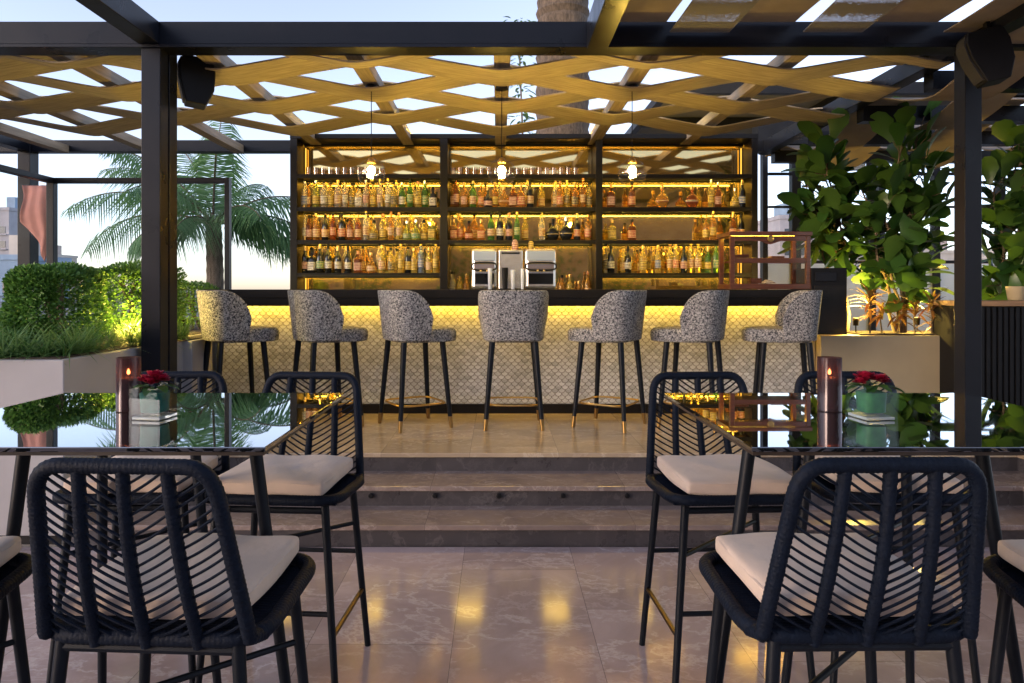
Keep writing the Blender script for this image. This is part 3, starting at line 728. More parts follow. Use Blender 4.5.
# ------------------------------------------------------------------ speakers
def speaker(loc,rz,tilt,lab):
    t=empty('loudspeaker',loc,label=lab,cat='loudspeaker')
    t.rotation_euler=(tilt,0,rz)
    prof=[(-.10,.17),(.10,.17),(.115,.10),(.10,0),(.06,-.12),(.045,-.17),(-.09,-.17),(-.135,-.05),(-.13,.08)]
    M4=Matrix.Rotation(R(90),4,'Z')@Matrix.Rotation(R(90),4,'X')
    MB().prism(prof,-.085,.085,0,M4).build('cabinet',BLACK,t,bevel=.008)
    MB().prism([(.102,.15),(.112,.15),(.127,.10),(.112,0),(.072,-.12),(.06,-.15),(.05,-.15),(.112-.01,0),(.117,.1)],-.07,.07,0,M4).build('grille',mat('grille',(.02,.02,.021),.7,bump=.4,bscale=300),t)
    MB().bar((0,-.05,.17),(0,-.05,.25),.05,.02).build('bracket',BLACK,t)
speaker((PX(192,4.98),5.02,3.00),R(118),R(6),'black wedge loudspeaker hung beside the left pergola post')
speaker((PX(978,4.5),4.44,2.98),R(75),R(-10),'black curved loudspeaker hung from the right pergola post')

# ------------------------------------------------------------------ bar stools
def stool():
    t=empty('bar_stool',(0,0,ZB),label='x',cat='bar stool',group='bar stools along the counter')
    # seat
    prof=[(.175,.685),(.19,.69),(.195,.72),(.195,.765),(.18,.79),(.12,.80),(0,.80)]
    q=MB().lathe(prof,40,sq=3.6); q.v=[(x_,y_*1.16+.055,z_) for x_,y_,z_ in q.v]; q.build('seat',BOUCLE,t)
    # barrel back : sweeps round rear; local +y is the front
    vs=[];N=44
    def ang(i): return -PI/2+ (i/N-.5)*2*R(98)
    for i in range(N+1):
        a=ang(i); u=abs(i/N-.5)*2
        zt=1.10-.17*max(0,(u-.5)/.5)**2.4
        if u>.93: zt-= .05*((u-.93)/.07)
        rb=.208; rt=.245
        for j in range(7):
            f=j/6; zq=.70+(zt-.70)*f; r_=rb+(rt-rb)*f
            q=(abs(math.cos(a))**3+abs(math.sin(a))**3)**(-1/3)
            vs.append((math.cos(a)*r_*q,math.sin(a)*r_*q,zq))
    for i in range(N+1):
        a=ang(i); u=abs(i/N-.5)*2
        zt=1.10-.17*max(0,(u-.5)/.5)**2.4
        if u>.93: zt-= .05*((u-.93)/.07)
        for j in range(7):
            f=j/6; zq=.70+(zt-.70)*f; r_=.208-.042+(.037)*f
            q=(abs(math.cos(a))**3+abs(math.sin(a))**3)**(-1/3)
            vs.append((math.cos(a)*r_*q,math.sin(a)*r_*q,zq-.004))
    fs=[];W=7;O=(N+1)*W
    for i in range(N):
        for j in range(W-1):
            fs.append((i*W+j,(i+1)*W+j,(i+1)*W+j+1,i*W+j+1))
            fs.append((O+i*W+j,O+i*W+j+1,O+(i+1)*W+j+1,O+(i+1)*W+j))
        fs.append((i*W+6,(i+1)*W+6,O+(i+1)*W+6,O+i*W+6)); fs.append((i*W,O+i*W,O+(i+1)*W,(i+1)*W))
    for j in range(W-1):
        fs.append((j,j+1,O+j+1,O+j)); fs.append((N*W+j,O+N*W+j,O+N*W+j+1,N*W+j+1))
    b=MB().add(vs,fs,0,True).build('backrest',BOUCLE,t)
    bv=b.modifiers.new('bevel','BEVEL'); bv.width=.014; bv.segments=3; bv.limit_method='ANGLE'; bv.angle_limit=R(50)
    for sx in (-1,1):
        for sy in (-1,1):
            a=Vector((sx*.145,sy*.145,.69)); c=Vector((sx*.185,sy*.185,.09)); e=Vector((sx*.192,sy*.192,0.0))
            l=MB().tube([a,c],[.021,.0155],10).build('leg',LEGM,t)
            MB().tube([c+Vector((0,0,-.0005)),e],[.0158,.0125],10).build('ferrule',mat('dark_brass',(.28,.17,.06),.35,1),l)
    k=.176
    p=[]
    for i in range(32):
        an=2*PI*i/32; q=(abs(math.cos(an))**6+abs(math.sin(an))**6)**(-1/6); p.append((math.cos(an)*k*q,math.sin(an)*k*q,.195))
    MB().tube(p,.008,8,True).build('footrest',BRASS,t)
    return t
st=stool()
sts=[(239,-52),(328,-54),(416,-60),(513,0),(608,58),(690,62),(780,74)]
sl=['speckled grey bar stool nearest the palm end, beside the hedge planter','second speckled grey bar stool counting from the hedge planter end','speckled grey bar stool turned right, left neighbour of the straight one','speckled grey bar stool seen squarely from behind, before the coffee machine','speckled grey bar stool turned left, right neighbour of the straight one','second speckled grey bar stool counting from the display cabinet end','speckled grey bar stool under the display cabinet at the bar end']
for i,(px,a) in enumerate(sts):
    o=st if i==0 else copy_tree(st)
    o.location=(PX(px,5.62),5.55,ZB); o.scale=(1.17,1.14,1.0); o.rotation_euler=(0,0,R(a)); o['label']=sl[i]

# ------------------------------------------------------------------ woven dining chairs
def wrap(pts,r,amp=.0007,per=.0115,step=.0038):
    P=[Vector(p) for p in pts]; out=[];rr=[];acc=0
    for i in range(len(P)-1):
        d=(P[i+1]-P[i]).length; n=max(1,int(d/step))
        for j in range(n):
            out.append(P[i].lerp(P[i+1],j/n)); s=acc+d*j/n; rr.append(r+amp*math.sin(2*PI*s/per))
        acc+=d
    out.append(P[-1]); rr.append(r); return out,rr
def roundpath(pts,rad,n=7,closed=False):
    P=[Vector(p) for p in pts]; out=[]; k=len(P)
    for i in range(k):
        if not closed and i in (0,k-1): out.append(P[i]); continue
        a=(P[i-1]-P[i]); b=(P[(i+1)%k]-P[i]); ra=min(rad,a.length*.45,b.length*.45)
        A_=P[i]+a.normalized()*ra; B_=P[i]+b.normalized()*ra
        for j in range(n+1):
            t=j/n; out.append(A_.lerp(P[i],t).lerp(P[i].lerp(B_,t),t))
    return out
def chair():
    t=empty('woven_chair',label='x',cat='chair',group='woven chairs round the tables')
    zs=.735; wb,wt=.233,.189; yb,yt=-.180,-.275; zb,zt=zs-.03,1.110
    def P(u,v):
        return Vector((u*(wb+(wt-wb)*v), yb+(yt-yb)*v-.022*(1-u*u)*math.sin(PI*min(1,v*.9+.1))*.9, zb+(zt-zb)*v))
    # outer back frame, wrapped in rope
    left=[P(-1,v) for v in (0,.25,.5,.75,.9)]; 
    path=[Vector((-wb-.012,yb+.06,zs-.03))]+[P(-1,v/10) for v in range(0,11)]+[P(u/5,1) for u in range(-4,5)]+[P(1,1-v/10) for v in range(0,11)]+[Vector((wb+.012,yb+.06,zs-.03))]
    # round the two top corners
    def corner(sgn):
        a,b,c=P(sgn,.82),P(sgn,1),P(sgn*.70,1)
        return [a.lerp(b,i/8).lerp(b.lerp(c,i/8),i/8) for i in range(9)]
    path=[Vector((-wb-.01,yb+.05,zs-.035))]+[P(-1,v) for v in (0.02,.2,.4,.6)]+corner(-1)+[P(u,1) for u in (-.5,-.25,0,.25,.5)]+corner(1)[::-1]+[P(1,v) for v in (.6,.4,.2,.02)]+[Vector((wb+.01,yb+.05,zs-.035))]
    p,r=wrap(path,.0168); MB().tube(p,r,10).build('back_frame',ROPE,t)
    for u in (-.5,0,.5):
        p,r=wrap([P(u,v) for v in (-.035,.2,.4,.6,.8,.985)],.0142); MB().tube(p,r,9).build('back_bar',ROPE,t)
    # chevron cords
    mb=MB(); stepv=.057; drop=.155
    gaps=[(-1,-.5),(-.5,0),(.5,0),(1,.5)]
    for u0,u1 in gaps:
        k=-6
        base=0 if abs(u0)==.5 else drop
        v=-.36
        while v<1.1:
            v+=stepv
            va,vb=v+base+drop+random.uniform(-.006,.006),v+base+random.uniform(-.006,.006)
            pts=[]
            for i in range(9):
                f=i/8; vv=va+(vb-va)*f-.007*math.sin(PI*f)
                if .0<=vv<=.985: pts.append(P(u0+(u1-u0)*f,vv))
            if len(pts)>=2: mb.tube(pts,.0034,5)
    mb.build('back_cord',ROPE,t)
    # seat frame loop
    sp=roundpath([(-.252,-.175,zs-.03),(.252,-.175,zs-.03),(.252,.215,zs-.006),(-.252,.215,zs-.006)],.09,8,True)
    sp.append(sp[0]); p,r=wrap(sp,.019); MB().tube(p,r,10).build('seat_frame',ROPE,t)
    mb=MB()
    for i in range(30):
        y=-.165+.365*i/29; mb.tube([(-.25,y,zs-.022),(-.2,y,zs-.02),(0,y,zs-.024),(.2,y,zs-.02),(.25,y,zs-.022)],.0042,5)
    mb.build('seat_webbing',ROPE,t)
    # cushion
    n=18; vs=[];fs=[]
    for s in (0,1):
        for i in range(n+1):
            for j in range(n+1):
                a,b=i/n*2-1,j/n*2-1
                e=max(abs(a),abs(b)); puff=(1-abs(a)**6)*(1-abs(b)**6)
                x=a*.213*(1-.03*b*b); y=b*.200*(1-.03*a*a)
                z=.04+(1 if s else -1)*(.025+.010*puff)*(1 if s else .9)+.003*math.sin(a*5+b*3)
                if e>.999:
                    x*=1; 
                vs.append((x,y+.020,zs-.006+z))
    m_=n+1
    for i in range(n):
        for j in range(n):
            fs.append((i*m_+j,i*m_+j+1,(i+1)*m_+j+1,(i+1)*m_+j))
            o_=m_*m_; fs.append((o_+i*m_+j,o_+(i+1)*m_+j,o_+(i+1)*m_+j+1,o_+i*m_+j+1))
    o_=m_*m_
    for i in range(n):
        for (a,b) in (((i,0),(i+1,0)),((n,i),(n,i+1)),((i+1,n),(i,n)),((0,i+1),(0,i))):
            A_=a[0]*m_+a[1];B_=b[0]*m_+b[1]; fs.append((A_,B_,o_+B_,o_+A_))
    c=MB().add(vs,fs,0,True).build('cushion',LINEN,t)
    bv=c.modifiers.new('bevel','BEVEL'); bv.width=.013; bv.segments=3; bv.limit_method='ANGLE'; bv.angle_limit=R(50)
    sm=[]
    for i in range(64):
        an=2*PI*i/64; q=(abs(math.cos(an))**9+abs(math.sin(an))**9)**(-1/9); sm.append((math.cos(an)*.2085*q,.020+math.sin(an)*.1955*q,zs+.0515+.001*math.sin(i*1.9)))
    MB().tube(sm,.0042,6,True).build('piping',LINEN,c)
    # legs
    tops=[(-.20,-.17),(.20,-.17),(.20,.17),(-.20,.17)]; bots=[(-.255,-.215),(.255,-.215),(.255,.215),(-.255,.215)]
    L=lambda i,z:Vector((bots[i][0]+(tops[i][0]-bots[i][0])*z/.70,bots[i][1]+(tops[i][1]-bots[i][1])*z/.70,z))
    for i in range(4): MB().tube([L(i,.0),L(i,.70)],[.0125,.0155],10).build('leg',LEGM,t)
    for q in (0,2): MB().tube([L(q,.68),L(q+1,.68)],.0125,8).build('seat_rail',LEGM,t)
    for a,b,z_,m in ((3,0,.24,BRASS),(1,2,.24,BRASS),(2,3,.32,LEGM),(0,1,.40,LEGM)):
        MB().tube([L(a,z_),L(b,z_)],.0095,8).build('footrest' if m is BRASS else 'stretcher',LEGM if m is not BRASS else mat('bronze_rail',(.10,.065,.025),.35,1),t)
    MB().tube([L(0,.52),L(2,.52)],.0085,8).build('cross_brace',LEGM,t)
    return t
ch=chair()
CH=[(-.765,1.690,-3,'navy woven rope chair with its back to us at the left table'),
    (-1.50,1.660,6,'navy woven rope chair cut by the frame edge at the left table'),
    (-.81,2.64,176,'navy woven rope chair facing us by the aisle behind the left table'),
    (-1.36,2.66,183,'navy woven rope chair half hidden behind the vase of the left table'),
    (.815,1.700,1,'navy woven rope chair with its back to us at the right table'),
    (1.545,1.640,-8,'navy woven rope chair cut by the frame edge at the right table'),
    (.865,2.64,183,'navy woven rope chair facing us by the aisle behind the right table'),
    (1.47,2.66,177,'navy woven rope chair half hidden behind the candle of the right table')]
for i,(x,y,a,l) in enumerate(CH):
    o=ch if i==0 else copy_tree(ch)
    o.location=(x,y,0); o.rotation_euler=(0,0,R(a)); o['label']=l

# ------------------------------------------------------------------ tables
def table(sgn,xi,xo,legs,lab):
    cx=(xi+xo)/2; t=empty('dining_table',(cx,2.06,0),label=lab,cat='table')
    hw=abs(xo-xi)/2; ZT=1.10
    MB().box(-hw,hw,-.43,.43,ZT-.012,ZT).build('table_top',TOPG,t,bevel=.002)
    MB().box(-hw+.004,hw-.004,-.426,.426,ZT-.021,ZT-.0125).build('edge_frame',EDGE,t)
    mb=MB()
    for (x,y,dx,dy) in legs:
        MB().tube([(x-cx+dx*1.0,y-2.06+dy,0),(x-cx,y-2.06,ZT-.022)],[.014,.0185],12).build('leg',LEGM,t)
    return t
table(-1,-.556,-1.58,[(-.70,1.95,.15,-.03),(-1.345,1.95,-.12,-.03),(-1.08,2.40,.08,.05),(-1.39,2.40,-.03,.05)],'black glass topped table on the left, mirroring palm and sky')
table(1,.606,1.695,[(.725,1.95,-.16,-.03),(1.37,1.95,.15,-.03),(1.114,2.40,-.09,.05),(1.43,2.40,.05,.05)],'black glass topped table on the right, mirroring the wooden cabinet')

# candle lanterns
SMOKE=None
def smoke():
    m,nt,b=newmat('smoked_glass'); nt.nodes.remove(b); L=nt.links.new
    t=nd(nt,'ShaderNodeBsdfTransparent'); t.inputs[0].default_value=(.46,.27,.22,1)
    g=nd(nt,'ShaderNodeBsdfGlossy'); g.inputs['Roughness'].default_value=.12; g.inputs[0].default_value=(.8,.7,.7,1)
    tr=nd(nt,'ShaderNodeBsdfTranslucent'); tr.inputs[0].default_value=(.17,.085,.07,1)
    df=nd(nt,'ShaderNodeBsdfDiffuse'); df.inputs[0].default_value=(.065,.042,.05,1)
    m1=nd(nt,'ShaderNodeMixShader'); m1.inputs[0].default_value=.78; L(tr.outputs[0],m1.inputs[1]); L(df.outputs[0],m1.inputs[2])
    m2=nd(nt,'ShaderNodeMixShader'); m2.inputs[0].default_value=.52; L(t.outputs[0],m2.inputs[1]); L(m1.outputs[0],m2.inputs[2])
    lw=nd(nt,'ShaderNodeLayerWeight'); pw=nd(nt,'ShaderNodeMath',operation='POWER'); pw.inputs[1].default_value=4; L(lw.outputs['Facing'],pw.inputs[0])
    ma=nd(nt,'ShaderNodeMath',operation='MULTIPLY_ADD'); ma.inputs[1].default_value=.5; ma.inputs[2].default_value=.05; L(pw.outputs[0],ma.inputs[0])
    m3=nd(nt,'ShaderNodeMixShader'); L(ma.outputs[0],m3.inputs[0]); L(m2.outputs[0],m3.inputs[1]); L(g.outputs[0],m3.inputs[2])
    L(m3.outputs[0],nt.nodes['Material Output'].inputs[0]); return m
SMOKE=smoke()
WAX=mat('wax',(.75,.6,.45),.6)
def lantern(px,lab):
    Y=2.12; t=empty('candle_lantern',(PX(px,Y),Y,1.1005),label=lab,cat='candle',group='candle lanterns on the tables')
    MB().lathe([(.033,0),(.035,.002),(.035,.166),(.032,.166),(.032,.008),(0,.008)],32,smooth=True).build('holder',SMOKE,t)
    MB().lathe([(.026,.009),(.026,.10),(.02,.104),(0,.102)],20).build('candle',WAX,t)
    MB().lathe([(0.001,.112),(.0048,.116),(.0046,.122),(.0015,.129),(0,.131)],12).build('flame',FLAME,t)
    return t
lantern(128.5,'lit candle in smoked brown glass beside the left table roses')
lantern(829.5,'lit candle in smoked brown glass beside the right table roses')
VG=thinglass('vase_glass',(.95,.98,.97),.10,ior=1.28)
VWATER=mat('vase_leaf_wrap',(.010,.085,.075),.5,var=.3,vscale=30,spec=.2)
VW2=mat('vase_leaf_green',(.02,.11,.025),.5,var=.3,vscale=30,spec=.2)
def leafmesh(mb,base,d,up,L,W,curl=.2,n=5,mi=0,fold=.15,shape=None):
    d=Vector(d).normalized(); up=Vector(up); side=d.cross(up)
    if side.length<1e-3: side=Vector((1,0,0))
    side.normalize(); nr=side.cross(d).normalized()
    vs=[]
    for i in range(n+1):
        f=i/n; w=W*(shape(f) if shape else math.sin(PI*min(1,f*.92+.05))**.8)
        c=Vector(base)+d*(L*f)-nr*(curl*L*f*f)
        vs+=[c-side*w/2+nr*(fold*w),c,c+side*w/2+nr*(fold*w)]
    fs=[]
    for i in range(n):
        a=i*3; fs+=[(a,a+1,a+4,a+3),(a+1,a+2,a+5,a+4)]
    mb.add(vs,fs,mi,True)
def roundflower(mb,c,r,tilt=0):
    # layered petals forming a rose / carnation head
    for ring,(k,el,rr) in enumerate(((7,8,1.0),(7,32,.92),(6,55,.75),(4,75,.5))):
        for j in range(k):
            a=2*PI*j/k+ring*.45+random.uniform(-.12,.12); e=R(el+random.uniform(-6,6))
            d=Vector((math.cos(a)*math.cos(e),math.sin(a)*math.cos(e),math.sin(e)))
            leafmesh(mb,Vector(c)+Vector((0,0,-.1*r)),d,(0,0,1),r*rr,r*.95,random.uniform(-.25,.1),4,0,.22,lambda f:.25+.75*math.sin(PI*min(.93,f*.75+.12)))
VBASE=mat('vase_base_glass',(.85,.9,.9),.1,trans=.7,ior=1.45)
def vase(px,lab,wide,leafy):
    Y=2.0; x=PX(px,Y); t=empty('flower_vase',(x,Y,1.1005),label=lab,cat='vase')
    w=.048 if not wide else .052; h=.098
    t.rotation_euler=(0,0,R(6 if wide else -8))
    mb=MB(); i_=w-.004
    tp=1.0 if not wide else .93
    for k in range(4):
        Mz=Matrix.Rotation(k*PI/2,4,'Z')
        vs=[Mz@Vector(p) for p in ((-w*tp,-w*tp,.0),(w*tp,-w*tp,.0),(w,-w,h),(-w,-w,h),(-i_*tp,-i_*tp,.0165),(i_*tp,-i_*tp,.0165),(i_,-i_,h),(-i_,-i_,h))]
        mb.add(vs,[(0,1,2,3),(5,4,7,6),(3,2,6,7)])
    mb.build('glass_body',VG,t)
    MB().box(-i_*tp+.001,i_*tp-.001,-i_*tp+.001,i_*tp-.001,.001,.010).build('glass_base',VBASE,t,bevel=.002)
    MB().lathe([(i_*.5,.0165),(i_*.66,.02),(i_*.72,h*.78),(i_*.4,h*.84)],28,sq=(4 if wide else 9)).build('leaf_lining',VW2 if wide else VWATER,t)
    fl=MB()
    if not wide:
        for c,r in (((0,0,.118),.034),((-.022,-.008,.110),.026),((.024,-.006,.112),.026),((.004,-.022,.106),.024),((.0,.022,.112),.026)): roundflower(fl,c,r)
    else:
        for c,r in (((-.018,0,.116),.034),((.022,-.006,.112),.028),((-.04,-.01,.106),.022),((.0,.024,.114),.028),((.042,.008,.104),.022)): roundflower(fl,c,r)
    fl.build('blossom',PETAL,t)
    lf=MB()
    for j in range(9 if leafy else 5):
        a=random.uniform(0,2*PI); d=(math.cos(a),math.sin(a),random.uniform(-.15,.35))
        leafmesh(lf,(math.cos(a)*.02,math.sin(a)*.02,.094),d,(0,0,1),random.uniform(.04,.06),.03,.3)
    if leafy:
        leafmesh(lf,(.04,-.01,.092),(1,-.25,-.05),(0,0,1),.055,.036,.35); leafmesh(lf,(0,-.03,.098),(.1,-1,.25),(0,0,1),.035,.03,.5); leafmesh(lf,(-.02,-.03,.098),(-.5,-1,.1),(0,0,1),.035,.03,.5)
    lf.build('leaves',FIGL,t)
vase(155,'square glass vase of crimson blooms on the left table',False,False)
vase(871,'rounded glass vase of red blooms with green leaves on the right table',True,True)

# ------------------------------------------------------------------ hedges
def hedge(x0,x1,y0,y1,z0,z1,n,lab):
    t=empty('box_hedge',((x0+x1)/2,(y0+y1)/2,1.08),label=lab,cat='hedge',group='box hedges in the left planter')
    cx,cy=(x0+x1)/2,(y0+y1)/2; a,b,c=(x1-x0)/2,(y1-y0)/2,(z1-z0)/2; zc=(z0+z1)/2-1.08
    mb=MB()
    for i in range(n):
        q=[random.uniform(-1,1) for _ in range(3)]; q[random.choice((0,1,1,2,2) if a<b else (0,0,1,1,2))]=random.choice((-1,1))
        if q[2]==-1: q[2]=random.uniform(-1,1); q[1]=-1
        nn=sum(abs(v)**4.2 for v in q)**(1/4.2); p=Vector((a*q[0]/nn,b*q[1]/nn,c*q[2]/nn))
        bump=1+.06*math.sin(p.x*19+p.z*7)+.05*math.sin(p.z*23+p.y*11)+random.uniform(-.14,.05)
        p*=bump
        nrm=Vector((p.x/a,p.y/b,p.z/c)).normalized()
        d=(nrm+Vector((random.uniform(-1,1),random.uniform(-1,1),random.uniform(-.6,1)))*.9).normalized()
        p.z+=zc
        leafmesh(mb,p,d,(random.uniform(-1,1),random.uniform(-1,1),random.uniform(-1,1)),random.uniform(.022,.036),random.uniform(.014,.02),.15,2,0,.12)
    mb.build('foliage',HEDGE,t)
    s=MB()
    for i in range(5): s.tube([(random.uniform(-a,a)*.6,random.uniform(-b,b)*.5,0),(random.uniform(-a,a)*.6,random.uniform(-b,b)*.5,zc+c*.6)],.012,6)
    s.build('stem',STEM,t)
hedge(PX(12,4.45),PX(97,4.75),4.3,4.95,1.10,PZ(269,4.6),11000,'clipped box hedge nearest us in the planter left of the post')
hedge(PX(99,5.6),PX(172,5.6),5.3,5.95,1.10,PZ(266,5.5),9000,'clipped box hedge just behind the left pergola post')
hedge(PX(165,6.9),PX(214,6.9),6.5,7.2,1.10,PZ(284,6.8),4000,'low box hedge between the post and the palm side stool')
# strappy ground cover
mb=MB()
for i in range(170):
    r=random.random()
    if r<.62: cx,cy=random.uniform(-4.2,-2.58),random.uniform(3.96,4.32)
    elif r<.9: cx,cy=random.uniform(-2.78,-2.54),random.uniform(4.0,5.7)
    else: cx,cy=random.uniform(-4.3,-2.6),random.uniform(4.2,5.3)
    for j in range(26):
        a=random.uniform(0,2*PI); L=random.uniform(.14,.30); tilt=random.uniform(.3,1.1)
        d=Vector((math.cos(a)*math.sin(tilt),math.sin(a)*math.sin(tilt),math.cos(tilt)))
        b=Vector((cx+random.uniform(-.03,.03),cy+random.uniform(-.03,.03),1.08))
        leafmesh(mb,b,d,(0,0,1),L,.0095,.55*tilt+.15,4,0,.1,lambda f:(1-f)**.6+.02)
o=mb.build('ground_cover',GRASS); tag(o,'arching strappy grass along the edge of the left planter','ground cover',kind='stuff')

# ------------------------------------------------------------------ palms
def frond(mb,base,az,el,L,droop,n=46,lw=.030,ll=.55,sag=.35):
    d=Vector((math.cos(az)*math.cos(el),math.sin(az)*math.cos(el),math.sin(el)))
    hz=Vector((math.cos(az),math.sin(az),0)); side=Vector((-math.sin(az),math.cos(az),0))
    pts=[]
    p=Vector(base); e=el; N=24
    for i in range(N+1):
        pts.append(p.copy()); e-=droop/N*(.4+1.2*i/N)
        p=p+(hz*math.cos(e)+Vector((0,0,1))*math.sin(e))*(L/N)
    mb.tube(pts,[.022*(1-.85*i/N)+.002 for i in range(N+1)],5,mi=1)
    for i in range(n):
        f=.12+.87*i/n; q=f*N; k=min(int(q),N-1); c=pts[k].lerp(pts[k+1],q-k); tg=(pts[k+1]-pts[k]).normalized()
        nr=side.cross(tg)
        l=ll*(math.sin(PI*min(1,f*.8+.18))**.7)*random.uniform(.85,1.1)
        for s in (-1,1):
            dd=(tg*.62+side*s*.95+nr*(.10+random.uniform(-.12,.12))).normalized()
            w=lw; p0=c; p1=c+dd*l*.5-Vector((0,0,sag*l*.18)); p2=c+dd*l-Vector((0,0,sag*l*random.uniform(.7,1.2)))
            wv=tg*w*.5
            vs=[p0-wv*.6,p0+wv*.6,p1+wv,p1-wv,p2]
            mb.add(vs,[(0,1,2,3),(3,2,4)],0,True)
Y=12.0; px_,pz_=PX(213,Y),PZ(226,Y)
pt=empty('palm_tree',(px_,Y,-.05),label='young coconut palm with arching fronds beyond the glass screen',cat='palm tree')
tp=[(0,0,0),(.05,0,.8),(.02,0,1.6),(0,0,pz_+.05)]
rs=[]; tpts=[]
for i in range(40):
    f=i/39; tpts.append((.04*math.sin(f*3),0,f*(pz_+.1))); rs.append(.16-.03*f+.010*(i%3==0))
MB().tube(tpts,rs,12).build('trunk',TRUNK,pt)
base=(0,0,pz_+.08)
FR=[(178,34,2.9,1.25),(2,40,2.2,1.5),(-8,12,1.7,1.3),(150,15,1.9,1.2),(95,85,2.3,.5),(140,66,2.4,.9),(195,58,2.3,.95),(-60,62,1.9,.9),(-110,40,2.0,1.3),(-40,28,1.7,1.2),(215,10,1.5,1.3),(30,10,1.5,1.2),(-90,15,1.3,1.0),(172,20,2.7,1.35),(5,22,2.0,1.5),(170,48,2.6,1.0),(75,50,2.0,.9)]
for az,el,L,dr in FR:
    mb=MB(); frond(mb,base,R(az+random.uniform(-5,5)),R(el),L,dr,50,.033,.72,.8); mb.build('frond',[PALML,STEM],pt)
# tall palm trunk behind
Y=12.5
tp2=empty('tall_palm',(PX(560,Y),Y,-.05),label='tall old palm with rough brown trunk rising behind the bar',cat='palm tree')
tpts=[];rs=[]
for i in range(90):
    f=i/89; tpts.append((.05*math.sin(f*2),0,f*9)); rs.append(.50-.06*f+.03*(i%2)+random.uniform(-.01,.01))
MB().tube(tpts,rs,20).build('trunk',TRUNK,tp2)
for j in range(22):
    mb=MB(); frond(mb,(0,0,9.0),2*PI*j/22*1.0+random.uniform(-.15,.15),R(random.choice([5,25,45,65])),2.8,1.2,34,.04,.6,.4); mb.build('frond',[PALML,STEM],tp2)
bu=empty('bougainvillea',(PX(522,11.0),11.0,-.05),label='slender leafy shoot beside the tall palm trunk',cat='plant')
MB().tube([(0,0,0),(.05,0,3),(-.05,0,5.6)],[.03,.02,.01],6).build('stem',STEM,bu)
mb=MB()
for i in range(300):
    zq=random.uniform(2.5,5.9); a=random.uniform(0,2*PI); r=random.uniform(.02,.22)
    leafmesh(mb,(math.cos(a)*r-.02,math.sin(a)*r,zq),(math.cos(a),math.sin(a),random.uniform(-.4,.4)),(0,0,1),.14,.05,.3,3)
mb.build('foliage',PALML,bu)

# ------------------------------------------------------------------ fiddle leaf figs and cordylines
def fig(x,y,z0,stem_top,crown,n,lab,L0=.26,bare=.45):
    t=empty('fiddle_leaf_fig',(x,y,z0),label=lab,cat='fig tree')
    stm=MB(); lf=MB()
    shape=lambda f: (.30+.70*f**.8)*math.sqrt(max(0,1-((f-.62)/.40)**2)) if f>.62 else .28+.72*(f/.62)**1.4
    stems=[]
    for (dx,dy,h,w) in crown:
        pts=[Vector((dx*.15,dy*.15,-.03))]
        for i in range(1,9):
            f=i/8; pts.append(Vector((dx*(.15+.85*f)+.03*math.sin(i*1.7+dx*9),dy*(.15+.85*f),h*f)))
        stm.tube(pts,[.016-.009*i/8 for i in range(9)],7)
        m=int(n*h*1.35)
        for i in range(m):
            f=bare+(1.0-bare)*(i+.5)/m; q=f*8; k=min(int(q),7); c=pts[k].lerp(pts[k+1],q-k)
            a=i*2.4+random.uniform(-.5,.5); el=random.uniform(-.45,.55) if f<.92 else random.uniform(.5,1.3)
            d=Vector((math.cos(a)*math.cos(el),math.sin(a)*math.cos(el),math.sin(el)))
            c=c+d*random.uniform(.02,w*1.7)
            stm.tube([pts[k].lerp(pts[k+1],q-k),c],.004,4)
            l=L0*random.uniform(.65,1.15)
            out=Vector((math.cos(a),math.sin(a),0))
            if random.random()<.7:
                d=(out*random.uniform(.2,.7)+Vector((random.uniform(-.4,.4),random.uniform(-.3,.3),random.choice((1,1,.7,-.8))))).normalized()
                upv=-out+Vector((random.uniform(-.4,.4),random.uniform(-.4,.4),.3))
            else: upv=Vector((random.uniform(-.5,.5),random.uniform(-.5,.5),1))
            leafmesh(lf,c,d,upv,l,l*.70,random.uniform(.1,.45),7,0,.10,shape)
    stm.build('stem',STEM,t); lf.build('foliage',FIGL,t)
ZP=ZB+.712
fig(3.30,6.44,ZP,0,[(-.14,.10,1.72,.10),(-.22,.30,1.45,.10),(-.04,.05,1.25,.10)],26,'fiddle leaf fig nearest the display cabinet in the beige planter',.27,.50)
fig(PX(903,6.2),6.22,ZP,0,[(-.02,0,1.72,.10),(.14,.04,1.80,.12),(-.16,-.04,1.15,.12),(.26,.08,1.45,.12),(-.30,.06,1.30,.12)],24,'bushy fiddle leaf fig just left of the right pergola post',.27,.26)
fig(PX(1016,6.4),6.4,ZP-.25,0,[(0,0,1.95,.12),(-.16,.05,1.6,.12),(.2,.0,1.7,.12)],24,'fiddle leaf fig standing right of the right pergola post',.27,.3)
def cordy(x,y,h,lab,n=26,L0=.20):
    t=empty('cordyline',(x,y,ZP),label=lab,cat='plant',group='cordylines under the figs')
    MB().tube([(0,0,-.03),(random.uniform(-.02,.02),0,h*.5),(random.uniform(-.03,.03),0,h)],[.009,.007,.005],6).build('stem',STEM,t)
    mb=MB()
    for i in range(n):
        a=random.uniform(0,2*PI); el=random.uniform(-.1,1.3)
        leafmesh(mb,(0,0,h-random.uniform(0,.12)),(math.cos(a)*math.cos(el),math.sin(a)*math.cos(el),math.sin(el)),(0,0,1),L0*random.uniform(.7,1.1),.026,random.uniform(.3,.8),6,0,.15)
    mb.build('foliage',CORDY,t)
for i,(px,h,l) in enumerate(((869,.34,'tall red cordyline with a bare stem next to the black cabinet'),(885,.24,'thin stemmed cordyline between the two figs, nearer the black cabinet'),(897,.20,'short cordyline at the foot of the bushy fig'),(918,.26,'green red cordyline right of the bushy fig stem'),(931,.32,'tall reddest cordyline beside the right post'),(944,.14,'lowest cordyline at the planter corner by the post'))):
    cordy(PX(px,6.1),6.09+.05*(i%2),h,l)

